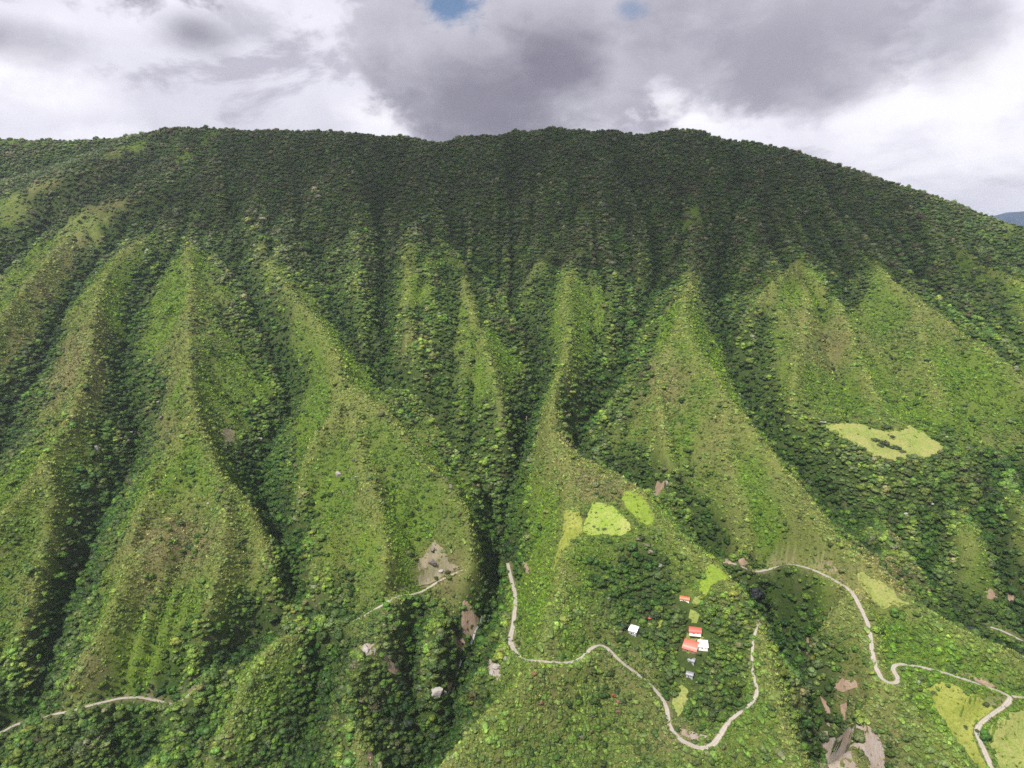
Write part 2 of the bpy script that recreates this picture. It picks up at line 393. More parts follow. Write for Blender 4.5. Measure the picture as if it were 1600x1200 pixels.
def hz(x, y, A=None):
    A = Z if A is None else A
    fx = (np.asarray(x, float) - GX0) / ST; fy = (np.asarray(y, float) - GY0) / ST
    fx = np.clip(fx, 0, NX - 1.001); fy = np.clip(fy, 0, NY - 1.001)
    ix = fx.astype(int); iy = fy.astype(int); tx = fx - ix; ty = fy - iy
    return (A[iy, ix] * (1 - tx) + A[iy, ix + 1] * tx) * (1 - ty) + (A[iy + 1, ix] * (1 - tx) + A[iy + 1, ix + 1] * tx) * ty
HY = np.arange(300.0, 2630.0, 2.0)
def hit(u, v, A=None):
    ax, az = ray(u, v)
    d = az * HY - hz(ax * HY, HY, A)
    i = int(np.argmax(d < 0)) if (d < 0).any() else len(HY) - 1
    if i > 0:
        t = d[i - 1] / (d[i - 1] - d[i] + 1e-9); y = HY[i - 1] + 2.0 * t
    else: y = HY[0]
    return Vector((ax * y, y, float(hz(ax * y, y, A))))

# ------------------------------------------------------------------ tagging helpers
def tag(o, label=None, cat=None, group=None, kind=None):
    if label: o['label'] = label
    if cat: o['category'] = cat
    if group: o['group'] = group
    if kind: o['kind'] = kind
    return o

def mesh_data(name, verts, faces, mat=None, smooth=False):
    me = bpy.data.meshes.new(name)
    verts = np.asarray(verts, np.float32)
    me.vertices.add(len(verts)); me.vertices.foreach_set('co', verts.ravel())
    faces = np.asarray(faces, np.int32); k = faces.shape[1]
    me.loops.add(faces.size); me.loops.foreach_set('vertex_index', faces.ravel())
    me.polygons.add(len(faces)); me.polygons.foreach_set('loop_start', np.arange(0, faces.size, k, dtype=np.int32))
    if smooth: me.polygons.foreach_set('use_smooth', np.ones(len(faces), bool))
    me.update(calc_edges=True)
    if mat: me.materials.append(mat)
    return me

def link(name, me, parent=None):
    o = bpy.data.objects.new(name, me); COL.objects.link(o)
    if parent is not None: o.parent = parent
    return o

def set_color(me, name, rgb):
    a = me.attributes.new(name, 'FLOAT_COLOR', 'POINT')
    c = np.ones((len(me.vertices), 4), np.float32); c[:, :3] = rgb
    a.data.foreach_set('color', c.ravel())

# ------------------------------------------------------------------ node helpers and materials
class NT:
    def __init__(s, mat):
        mat.use_nodes = True; s.t = mat.node_tree; s.n = s.t.nodes; s.l = s.t.links
    def new(s, t, **k):
        n = s.n.new(t)
        for a, b in k.items(): setattr(n, a, b)
        return n
    def val(s, sock, v):
        if hasattr(v, 'is_output') or isinstance(v, bpy.types.NodeSocket): s.l.new(v, sock)
        else: sock.default_value = v
    def math(s, op, a, b=0.5, c=None, clamp=False):
        n = s.new('ShaderNodeMath', operation=op, use_clamp=clamp)
        s.val(n.inputs[0], a); s.val(n.inputs[1], b)
        if c is not None: s.val(n.inputs[2], c)
        return n.outputs[0]
    def noise(s, vec, scale, detail=4, rough=.55, dim='3D', dist=0.0):
        n = s.new('ShaderNodeTexNoise', noise_dimensions=dim)
        if vec is not None: s.l.new(vec, n.inputs['Vector'])
        n.inputs['Scale'].default_value = scale; n.inputs['Detail'].default_value = detail; n.inputs['Roughness'].default_value = rough
        n.inputs['Distortion'].default_value = dist
        return n.outputs['Fac']
    def ramp(s, f, stops, interp='LINEAR'):
        n = s.new('ShaderNodeValToRGB'); s.l.new(f, n.inputs[0]); r = n.color_ramp; r.interpolation = interp
        while len(r.elements) < len(stops): r.elements.new(.5)
        for e, (p, c) in zip(r.elements, stops):
            e.position = p; e.color = (c, c, c, 1) if isinstance(c, (int, float)) else (*c, 1)
        return n.outputs[0]
    def mix(s, f, a, b, mode='MIX'):
        n = s.new('ShaderNodeMix', data_type='RGBA', blend_type=mode)
        s.val(n.inputs[0], f)
        for k, v in ((6, a), (7, b)):
            if isinstance(v, tuple): v = (*v, 1) if len(v) == 3 else v
            s.val(n.inputs[k], v)
        return n.outputs[2]
    def smooth(s, x, lo, hi):
        n = s.new('ShaderNodeMapRange', interpolation_type='SMOOTHSTEP'); s.val(n.inputs[0], x)
        n.inputs[1].default_value = lo; n.inputs[2].default_value = hi
        return n.outputs[0]

def base_mat(name, rough=.8, spec=.2):
    m = bpy.data.materials.new(name); t = NT(m)
    p = t.n['Principled BSDF']; p.inputs['Roughness'].default_value = rough; p.inputs['Specular IOR Level'].default_value = spec
    return m, t, p

def simple(name, c, rough=.7, var=.25, scale=.6, metal=0.0, bump=0.0, c2=None):
    m, t, p = base_mat(name, rough)
    tc = t.new('ShaderNodeTexCoord').outputs['Object']
    f = t.noise(tc, scale, 6, .65)
    c2 = c2 or tuple(x * (1 - var) for x in c)
    col = t.mix(t.smooth(f, .3, .7), c, c2)
    t.l.new(col, p.inputs['Base Color']); p.inputs['Metallic'].default_value = metal
    if bump:
        b = t.new('ShaderNodeBump'); b.inputs['Strength'].default_value = 1; b.inputs['Distance'].default_value = bump
        t.l.new(t.noise(tc, scale * 3, 6, .65), b.inputs['Height']); t.l.new(b.outputs[0], p.inputs['Normal'])
    return m

def terrain_material():
    m, t, p = base_mat('hillside_ground', .9, .1)
    at = t.new('ShaderNodeAttribute', attribute_name='ground'); pos = t.new('ShaderNodeNewGeometry').outputs['Position']
    n1 = t.noise(pos, .35, 5, .7); n2 = t.noise(pos, .05, 5, .6)
    col = t.mix(t.smooth(n1, .3, .7), t.mix(1.0, at.outputs['Color'], (.62, .62, .6), 'MULTIPLY'), at.outputs['Color'])
    col = t.mix(t.math('MULTIPLY', t.smooth(n2, .5, .75), .35), col, (.12, .10, .06))
    t.l.new(col, p.inputs['Base Color'])
    b = t.new('ShaderNodeBump'); b.inputs['Strength'].default_value = .9; b.inputs['Distance'].default_value = 1.5
    t.l.new(t.noise(pos, .5, 5, .7), b.inputs['Height']); t.l.new(b.outputs[0], p.inputs['Normal'])
    return m

def leaf_material(name, source):
    m, t, p = base_mat(name, .6, .25)
    if source == 'instancer':
        c = t.new('ShaderNodeAttribute', attribute_name='tint', attribute_type='INSTANCER').outputs['Color']
    else:
        c = t.new('ShaderNodeObjectInfo').outputs['Color']
    tc = t.new('ShaderNodeTexCoord').outputs['Object']
    f = t.noise(tc, 2.6, 3, .7)
    v = t.ramp(f, [(.25, .5), (.5, 1.0), (.75, 1.7)])
    lc = t.new('ShaderNodeAttribute', attribute_name='leaf').outputs['Color']
    col = t.mix(1.0, t.mix(1.0, c, v, 'MULTIPLY'), lc, 'MULTIPLY')
    t.l.new(col, p.inputs['Base Color'])
    tr = t.new('ShaderNodeBsdfTranslucent'); t.l.new(col, tr.inputs[0])
    mx = t.new('ShaderNodeMixShader'); mx.inputs[0].default_value = .22
    t.l.new(p.outputs[0], mx.inputs[1]); t.l.new(tr.outputs[0], mx.inputs[2])
    t.l.new(mx.outputs[0], t.n['Material Output'].inputs['Surface'])
    return m

# ------------------------------------------------------------------ roads
def smooth_path(pts, step=3.0, win=5, winz=17):
    P = np.array([list(hit(u, v)) for u, v in pts])
    # catmull-rom
    Q = []
    E = np.vstack([2 * P[0] - P[1], P, 2 * P[-1] - P[-2]])
    for i in range(1, len(E) - 2):
        n = max(2, int(np.linalg.norm(E[i + 1] - E[i]) / step))
        for k in range(n):
            s = k / n; a, b, c, d = E[i - 1], E[i], E[i + 1], E[i + 2]
            Q.append(.5 * ((2 * b) + (c - a) * s + (2 * a - 5 * b + 4 * c - d) * s * s + (3 * b - a - 3 * c + d) * s ** 3))
    Q.append(E[-2]); Q = np.array(Q)
    Q[:, 2] = hz(Q[:, 0], Q[:, 1])
    def mov(a, w):
        p = np.pad(a, (w // 2, w // 2), mode='edge'); return np.convolve(p, np.ones(w) / w, 'valid')
    for k in (0, 1): Q[:, k] = mov(Q[:, k], win)
    Q[:, 2] = mov(mov(Q[:, 2], winz), 9)
    # pull the level back towards the ground where smoothing lost it
    return Q

ROADS = [
 ('left', [(-60,1166),(0,1147),(40,1133),(90,1113),(140,1104),(180,1096),(220,1097),(255,1099),(285,1089),(312,1068),(350,1043),(400,1010),(450,983),(490,975),(507,968),(527,973),(560,968),(580,953),(600,943),(633,934),(657,928),(683,911),(708,898),(725,885)], 4.6),
 ('main', [(793,880),(796,895),(805,930),(802,975),(797,1003),(806,1019),(830,1027),(865,1034),(885,1040),(905,1034),(920,1015),(931,1002),(945,1003),(960,1024),(975,1039),(1000,1055),(1022,1076),(1036,1092),(1043,1110),(1044,1130),(1054,1150),(1076,1167),(1104,1174),(1119,1160),(1130,1140),(1145,1121),(1165,1108),(1181,1090),(1183,1076),(1178,1060),(1175,1035),(1177,1000),(1182,981),(1185,968)], 5.4),
 ('right', [(1128,877),(1150,883),(1170,885),(1210,883),(1255,885),(1290,900),(1320,915),(1345,950),(1358,980),(1363,1020),(1368,1045),(1380,1066),(1394,1075),(1404,1070),(1401,1055),(1393,1042),(1402,1034),(1430,1038),(1480,1052),(1520,1065),(1550,1075),(1579,1087),(1574,1101),(1545,1119),(1526,1138),(1534,1163),(1548,1195),(1562,1235)], 5.6),
 ('junction', [(1579,1087),(1600,1090),(1650,1100),(1720,1118)], 5.0),
 ('far', [(1545,977),(1570,987),(1600,1000),(1640,1018)], 4.5),
]
road_paths = []
for nm, pts, w in ROADS:
    Q = smooth_path(pts)
    W = np.full(len(Q), w)
    if nm == 'main':
        P0 = np.array(hit(1090, 1168)[:2]); d = np.hypot(Q[:, 0] - P0[0], Q[:, 1] - P0[1])
        W = W + 3.6 * np.exp(-(d / 26) ** 2)
        P0 = np.array(hit(799, 1008)[:2]); d = np.hypot(Q[:, 0] - P0[0], Q[:, 1] - P0[1]); W = W + 2.2 * np.exp(-(d / 22) ** 2)
    if nm == 'main':
        P1 = np.array(hit(1181, 1000)[:2]); W = W - 2.2 * np.exp(-(np.hypot(Q[:, 0] - P1[0], Q[:, 1] - P1[1]) / 60) ** 2)
    W = W * (1 + .12 * fbm(np.arange(len(Q)) * 1.0, np.zeros(len(Q)), 14, 2, 3))
    road_paths.append([nm, Q, W])

road_d = np.full(Z.shape, 999.0)      # distance from the road edge
road_zz = np.zeros(Z.shape)
for nm, Q, W in road_paths:
    for (x, y, zq), w in zip(Q, W):
        i0 = max(0, int((x - 30 - GX0) / ST)); i1 = min(NX, int((x + 30 - GX0) / ST) + 2)
        j0 = max(0, int((y - 30 - GY0) / ST)); j1 = min(NY, int((y + 30 - GY0) / ST) + 2)
        if i0 >= i1 or j0 >= j1: continue
        d = np.hypot(XX[j0:j1, i0:i1] - x, YY[j0:j1, i0:i1] - y) - w / 2
        s = road_d[j0:j1, i0:i1]; m_ = d < s
        road_d[j0:j1, i0:i1] = np.where(m_, d, s)
        road_zz[j0:j1, i0:i1] = np.where(m_, zq, road_zz[j0:j1, i0:i1])
zraw = Z.copy()
wgt = np.clip((14.0 - road_d) / 10.0, 0, 1); wgt = wgt * wgt * (3 - 2 * wgt)
wgt[road_d > 900] = 0
Z = np.where(wgt > 0, Z * (1 - wgt) + (road_zz - .5) * wgt, Z)
cutbank = np.clip((zraw - Z - 1.2) / 4.0, 0, 1) * (road_d < 7) * (road_d > .5) * (road_d < 900)      # uphill side laid bare

# house pads
PADS = []
def pad(u, v, r):
    p = hit(u, v); PADS.append((p, r))
    d = np.hypot(XX - p.x, YY - p.y)
    w = np.clip((r * 1.45 - d) / (r * .55), 0, 1); w = w * w * (3 - 2 * w)
    Z[:] = Z * (1 - w) + p.z * w
    return p
HOUSE_PX = dict(small=(1086, 988), white=(990, 988), orange=(1070, 937), hut=(1014, 968), dark=(1078, 1056), grey=(1081, 1036), shed=(1097, 1012), big=(1079, 1015))
HP = {k: pad(u, v, {'big': 12, 'small': 8}.get(k, 6)) for k, (u, v) in HOUSE_PX.items()}

# ------------------------------------------------------------------ projected coordinates of the terrain (used to look up where the cover changes)
def project(x, y, z):
    d = y * cp - z * sp
    return 800 + FPX * x / d, 600 - FPX * (y * sp + z * cp) / d
U, V = project(XX, YY, Z)

def blobs(U, V, lst):
    s = 0.0
    for u, v, ru, rv, a in lst:
        s = s + a * np.exp(-((U - u) / ru) ** 2 - ((V - v) / rv) ** 2)
    return s
def sstep(x, a, b):
    t = np.clip((x - a) / (b - a), 0, 1); return t * t * (3 - 2 * t)

FOREST_BLOBS = [
 (110,400,160,110,-1.6),(330,240,40,40,-1.0),(300,430,110,60,-.8),(40,500,120,120,-.9),(190,245,60,26,-1.6),(100,285,80,16,-3.2),(20,330,60,22,-2.6),(180,345,90,40,-1.2),(60,255,70,16,1.2),(640,420,24,70,-.8),(880,560,26,60,-.8),(1070,520,60,60,-1.2),(1280,460,110,70,-1.2),
 (1500,520,120,60,-.8),(930,400,50,60,.4),(380,330,140,60,1.0),(450,420,60,70,.6),(700,600,110,120,1.0),(760,700,60,80,1.2),
 (170,790,50,70,1.6),(120,930,40,70,1.2),(60,1050,60,60,1.0),(420,720,30,70,1.2),(455,880,30,60,1.0),(60,1180,220,55,2.2),(260,1160,180,60,2.0),(330,1060,60,40,1.0),(480,1100,140,110,1.6),(400,1000,60,40,1.1),
 (640,1080,130,110,1.2),(660,980,80,50,.8),(300,780,80,110,-1.2),(270,930,90,90,-1.4),(230,1030,70,50,-1.2),(60,820,60,80,-.8),(20,930,60,110,-.8),(600,780,110,120,-2.0),(560,690,60,60,-1.0),(380,840,40,60,-.6),
 (640,880,60,40,-1.0),(600,1050,40,40,-.7),
 (960,880,70,40,1.6),(1030,940,90,50,1.8),(1000,1000,90,40,1.3),(1140,960,50,70,1.8),(1130,1060,60,60,1.4),(1000,1110,140,80,-.1),(860,1110,130,80,-.4),(830,830,40,90,-.6),(850,930,50,80,-.9),(890,760,50,40,-1.0),
 (1050,620,90,110,-.7),(1150,740,80,90,-.8),(1120,840,70,40,.6),(1080,800,50,50,.9),(1220,840,60,50,-.7),(1220,940,100,45,1.4),(1220,1080,45,120,1.6),(1320,960,50,40,.0),(1300,1040,50,50,-.3),(1400,1130,90,80,-.3),
 (1350,900,60,40,-2.0),(1450,1000,120,40,-.3),(1450,990,60,40,.5),(1380,750,110,60,1.4),(1500,850,130,110,1.2),(1400,850,26,50,-1.6),(1515,825,16,36,-1.6),(1590,900,40,50,-.8),(1560,690,70,30,-.9),(1300,570,110,70,-.8),(1450,580,120,50,-.7),
 (1540,480,60,60,.8),(1590,540,60,40,1.2),(1300,370,140,40,.8),(1160,430,50,80,1.2),(1000,500,30,80,.9),(560,480,26,90,.6),(1180,600,26,70,.8),
]
DRY_BLOBS = [
 (150,290,90,50,.7),(110,590,110,80,.6),(60,560,60,60,.4),(130,700,70,50,.5),(290,830,55,70,.9),(230,900,40,80,.7),(130,1040,40,40,.8),(50,920,50,90,.6),(560,700,70,70,.6),(640,730,90,60,.5),(345,680,50,40,.5),(240,670,60,40,.8),
 (690,880,60,40,1.0),(700,930,30,40,.8),(830,560,40,30,.5),(690,560,60,30,.3),(950,760,60,20,.9),(900,740,40,30,.8),(1040,600,80,60,.4),(1120,690,70,60,.4),(1210,880,80,20,.4),(1370,900,70,40,.9),(1400,920,40,25,.9),(1400,840,24,50,.8),
 (1310,1075,70,40,.6),(1330,1160,80,50,.7),(540,1060,30,60,.7),(610,1040,40,40,.8),(440,1000,40,25,.8),(335,1165,40,30,.9),(220,1160,30,14,.8),(1330,980,30,60,.3),(980,1060,60,40,.1),(1055,1150,30,30,.7),(1300,960,30,20,.2),(1130,1180,40,20,.2),(870,700,30,40,.5),(100,470,90,60,.4),(1560,690,60,20,.6),(1585,930,30,25,.8),
]
BRIGHT_BLOBS = [
 (600,850,120,50,.8),(830,800,40,120,.9),(850,950,60,80,.6),(860,1080,120,80,.7),(1000,1130,120,60,.5),(1060,500,50,50,.5),(980,540,60,40,.4),(1280,450,60,40,.4),(890,520,20,60,.5),(500,880,40,50,.7),(380,960,60,60,.7),(270,1040,90,40,.6),
 (180,960,40,60,.4),(330,230,40,40,.7),(640,420,16,60,.5),(1400,1130,80,70,.5),(1490,1010,80,30,.6),(1200,820,70,50,.5),(190,560,14,60,.8),(430,640,20,20,.2),(1400,850,30,50,.4),(1390,1000,40,50,.5),(980,830,120,60,.2),(80,1190,60,30,.4),(740,1150,50,50,.7),
]
NOI1 = fbm(XX, YY, 120, 4, 71); NOI2 = fbm(XX, YY, 45, 3, 83); NOI3 = fbm(XX, YY, 260, 3, 97)
tval = DVf / (DVf + DRf + 1e-3)
elev = 2.8 * sstep(Z + .10 * (XX + 300) * (XX < -300), -230, 90)
FS = (0.40 - tval) * 3.4 + 1.9 * NOI1 + 2.0 * NOI2 + elev + blobs(U, V, FOREST_BLOBS) + 2.2 * np.exp(-(DVf / 38) ** 2) - .9 * np.exp(-(DRf / 16) ** 2) * (Z < 0)
FOR = 1 / (1 + np.exp(-3.2 * FS))
DRY = np.clip(.16 + blobs(U, V, DRY_BLOBS) + .9 * NOI1 + .5 * NOI3 - .3 * sstep(tval, .5, .2), 0, 1)
BRI = np.clip(.25 + blobs(U, V, BRIGHT_BLOBS) + .6 * fbm(XX, YY, 90, 3, 51), 0, 1)
RDG = sstep(DRf - 14 * blobs(U, V, [(1290, 830, 120, 110, 1), (545, 620, 50, 50, .6)]), 18, 3) * (Z < 60)           # crests keep short pale grass; their lit look is also put into the colour

def mixc(a, b, t): return a * (1 - t[..., None]) + np.array(b) * t[..., None]
G = np.zeros(Z.shape + (3,)) + np.array((.080, .122, .020))
G = mixc(G, (.095, .150, .016), BRI * .8)
G = mixc(G, (.135, .115, .055), DRY * .8)
G = mixc(G, (.135, .15, .045), RDG * .7)
G = mixc(G, (.026, .048, .011), FOR * .85)
G = mixc(G, (.30, .24, .17), cutbank * sstep(fbm(XX, YY, 24, 2, 12), -.1, .35) * .35)
edge = sstep(road_d, 6, 0) * .6; G = mixc(G, (.17, .15, .08), edge)

# ------------------------------------------------------------------ terrain mesh
crest_o = np.argsort(crest_pts[:, 0]); CX = crest_pts[crest_o, 0]; CY = crest_pts[crest_o, 1]
cresty = np.interp(XX, CX, CY)
keep = (np.abs(XX) < .85 * YY + 330) & (YY < cresty + 560)
kq = keep[:-1, :-1] & keep[1:, 1:] & keep[1:, :-1] & keep[:-1, 1:]
idx = np.arange(NX * NY).reshape(NY, NX)
q = np.stack([idx[:-1, :-1], idx[:-1, 1:], idx[1:, 1:], idx[1:, :-1]], -1)[kq]
tri = np.concatenate([q[:, [0, 1, 2]], q[:, [0, 2, 3]]])
used = np.unique(tri); remap = np.zeros(NX * NY, np.int64); remap[used] = np.arange(len(used))
verts = np.stack([XX.ravel(), YY.ravel(), Z.ravel()], 1)[used]
me = mesh_data('mountainside', verts, remap[tri], terrain_material(), smooth=True)
set_color(me, 'ground', G.reshape(-1, 3)[used])
tag(link('mountainside', me), 'steep green mountainside cut by ravines into sharp spurs', kind='structure')

# plain and hills beyond
pm = simple('far_land_ground', (.035, .055, .03), .95, .4, .002)
rad = 26000
v_ = [(-rad, -rad, -905), (rad, -rad, -905), (rad, rad, -905), (-rad, rad, -905)]
tag(link('valley_floor', mesh_data('valley_floor', v_, [(0, 1, 2, 3)], pm)), 'green valley floor far below the mountain', kind='structure')
def far_range():
    nx, ny = 160, 24
    xs = np.linspace(-9000, 14000, nx); ys = np.linspace(7600, 12500, ny)
    X, Y = np.meshgrid(xs, ys)
    prof = np.interp(np.linspace(0, 1, ny), [0, .45, .55, 1], [0, 1, 1, 0])[:, None]
    top = 1130 + 260 * fbm(X, Y * .0, 2600, 4, 5) - .00 * X
    top = np.where(X < 5600, -40 + 110 * fbm(X, Y * 0, 2600, 4, 5), 372 + .02 * (X - 6500) + 150 * fbm(X, Y * 0, 900, 4, 6))
    zf = -905 + (top + 905) * prof + 120 * fbm(X, Y, 900, 4, 8) * prof * (1 - prof) * 2
    i = np.arange(nx * ny).reshape(ny, nx)
    f = np.stack([i[:-1, :-1], i[:-1, 1:], i[1:, 1:], i[1:, :-1]], -1).reshape(-1, 4)
    hm = simple('haze_blue_forest', (.012, .035, .075), .95, .5, .003)  # blue of the distance haze painted into the forest base colour
    tag(link('far_hills', mesh_data('far_hills', np.stack([X.ravel(), Y.ravel(), zf.ravel()], 1), f, hm, True)), 'distant blue mountain range beyond the right shoulder', kind='structure')
far_range()

# ------------------------------------------------------------------ draped ribbons and patches
def road_material():
    m, t, p = base_mat('gravel_road', .9, .15)
    uv = t.new('ShaderNodeUVMap').outputs[0]; pos = t.new('ShaderNodeNewGeometry').outputs['Position']
    sx = t.new('ShaderNodeSeparateXYZ'); t.l.new(uv, sx.inputs[0])
    a = t.math('ABSOLUTE', t.math('SUBTRACT', sx.outputs[0], .5))
    rut = t.math('ABSOLUTE', t.math('SUBTRACT', a, .2))
    n = t.noise(pos, .25, 6, .7); n2 = t.noise(pos, 1.6, 4, .7)
    col = t.mix(t.smooth(n, .3, .7), (.27, .245, .215), (.21, .19, .165))
    col = t.mix(t.math('MULTIPLY', t.smooth(rut, .1, .02), .45), col, (.34, .315, .28))
    e = t.smooth(t.math('ADD', a, t.math('MULTIPLY', t.math('SUBTRACT', n2, .5), .5)), .36, .52)
    col = t.mix(e, col, (.13, .13, .06))
    t.l.new(col, p.inputs['Base Color'])
    return m
RM = road_material()
def ribbon(nm, Q, W, label):
    T = np.gradient(Q[:, :2], axis=0); T /= np.linalg.norm(T, axis=1)[:, None] + 1e-9
    N = np.stack([-T[:, 1], T[:, 0]], 1)
    cross = [-.5, -.25, 0, .25, .5]; n = len(Q); V_ = []
    for k, c in enumerate(cross):
        jit = (.25 * fbm(np.arange(n) * 1.0, np.full(n, k * 7.0), 4, 2, k) if abs(c) == .5 else 0)
        xy = Q[:, :2] + N * ((c * W + np.sign(c) * jit)[:, None])
        zz = np.maximum(Q[:, 2] - .1 + (.12 if abs(c) < .5 else 0), hz(xy[:, 0], xy[:, 1]) + .18)
        V_.append(np.column_stack([xy, zz]))
    V_ = np.stack(V_, 1).reshape(-1, 3)
    i = np.arange(n * 5).reshape(n, 5)
    f = np.stack([i[:-1, :-1], i[:-1, 1:], i[1:, 1:], i[1:, :-1]], -1).reshape(-1, 4)
    me = mesh_data('road', V_, f, RM, True)
    uvl = me.uv_layers.new(name='UVMap')
    uu = np.tile(np.array(cross) + .5, n); vv = np.repeat(np.arange(n) * .6, 5)
    vi = f.ravel(); uvl.data.foreach_set('uv', np.stack([uu[vi], vv[vi]], 1).astype(np.float32).ravel())
    return tag(link('dirt_road', me), label, kind='structure')
RL = {'left': 'pale dirt road contouring the foot of the left spurs', 'main': 'pale dirt road winding round the central spur below the hamlet', 'right': 'pale dirt road with a hairpin descending the right spur', 'junction': 'short pale track leaving the road corner at the right', 'far': 'pale track on the far bank at the right'}
for nm, Q, W in road_paths: ribbon(nm, Q, W, RL[nm])

def poly_world(px, step=3.0, jit=1.6, seed=0):
    P = [hit(u, v) for u, v in px]
    out = []
    for a, b in zip(P, P[1:] + P[:1]):
        L = (b.xy - a.xy).length; n = max(1, int(L / step))
        for k in range(n):
            out.append(a.xy.lerp(b.xy, k / n))
    A = np.array([(p.x, p.y) for p in out])
    A[:, 0] += jit * fbm(A[:, 0], A[:, 1], 9, 3, seed); A[:, 1] += jit * fbm(A[:, 0], A[:, 1], 9, 3, seed + 40)
    return A
def inside(poly, x, y):
    r = np.zeros(x.shape, bool)
    bb = (x > poly[:, 0].min()) & (x < poly[:, 0].max()) & (y > poly[:, 1].min()) & (y < poly[:, 1].max())
    if not bb.any(): return r
    xs, ys = x[bb], y[bb]; rr = np.zeros(xs.shape, bool)
    x1, y1 = poly[:, 0], poly[:, 1]; x2, y2 = np.roll(x1, -1), np.roll(y1, -1)
    for a, b, c, d in zip(x1, y1, x2, y2):
        if b == d: continue
        rr ^= ((b > ys) != (d > ys)) & (xs < (c - a) * (ys - b) / (d - b) + a)
    r[bb] = rr
    return r

def patch(name, px, mat, label, lift=.45, jit=1.6, rough=0.0, seed=0, step=3.0, holes=()):
    A = poly_world(px, step, jit, seed)
    gx, gy = np.meshgrid(np.arange(A[:, 0].min(), A[:, 0].max(), step), np.arange(A[:, 1].min(), A[:, 1].max(), step))
    gx = gx + RNG.uniform(-.3, .3, gx.shape) * step; gy = gy + RNG.uniform(-.3, .3, gy.shape) * step
    ins = inside(A, gx, gy)
    for h in holes: ins &= ~inside(h, gx, gy)
    pts = [Vector(p) for p in A] + [Vector((a, b)) for a, b in zip(gx[ins], gy[ins])]
    n = len(A)
    v, e, f, *_ = delaunay_2d_cdt(pts, [(i, (i + 1) % n) for i in range(n)], [], 1, 1e-4)
    # CDT mode 1 keeps the inside only
    v = np.array([(p.x, p.y) for p in v]); f = np.array([t for t in f if len(t) == 3])
    c = v[f].mean(1); ok = inside(A, c[:, 0], c[:, 1])
    for h in holes: ok &= ~inside(h, c[:, 0], c[:, 1])
    f = f[ok]
    zz = hz(v[:, 0], v[:, 1]) + lift
    if rough: zz = zz + rough * (np.abs(fbm(v[:, 0], v[:, 1], 11, 4, seed + 5)) * 2 - .2)
    o = link(name, mesh_data(name, np.column_stack([v, zz]), f, mat, rough == 0))
    tag(o, label, kind='structure')
    return A

def meadow_material(name, a, b, c):
    m, t, p = base_mat(name, .85, .15)
    pos = t.new('ShaderNodeNewGeometry').outputs['Position']
    n1 = t.noise(pos, .035, 5, .6); n2 = t.noise(pos, .5, 5, .75); n3 = t.noise(pos, .12, 4, .6)
    col = t.mix(t.smooth(n1, .38, .62), a, b)
    col = t.mix(t.math('MULTIPLY', t.smooth(n3, .52, .7), .7), col, c)
    col = t.mix(t.math('MULTIPLY', t.smooth(n2, .45, .62), .75), col, t.mix(1.0, col, (.5, .6, .45), 'MULTIPLY'))
    t.l.new(col, p.inputs['Base Color'])
    bp = t.new('ShaderNodeBump'); bp.inputs['Distance'].default_value = .6
    t.l.new(n2, bp.inputs['Height']); t.l.new(bp.outputs[0], p.inputs['Normal'])
    return m
MM1 = meadow_material('mown_pasture', (.17, .235, .035), (.25, .27, .08), (.15, .23, .022))
MM2 = meadow_material('bright_pasture', (.145, .205, .022), (.125, .175, .022), (.19, .22, .04))
MM3 = meadow_material('rough_pasture', (.16, .18, .03), (.21, .22, .05), (.11, .14, .02))
MM5 = meadow_material('dry_pasture', (.165, .195, .05), (.21, .21, .07), (.12, .16, .03))
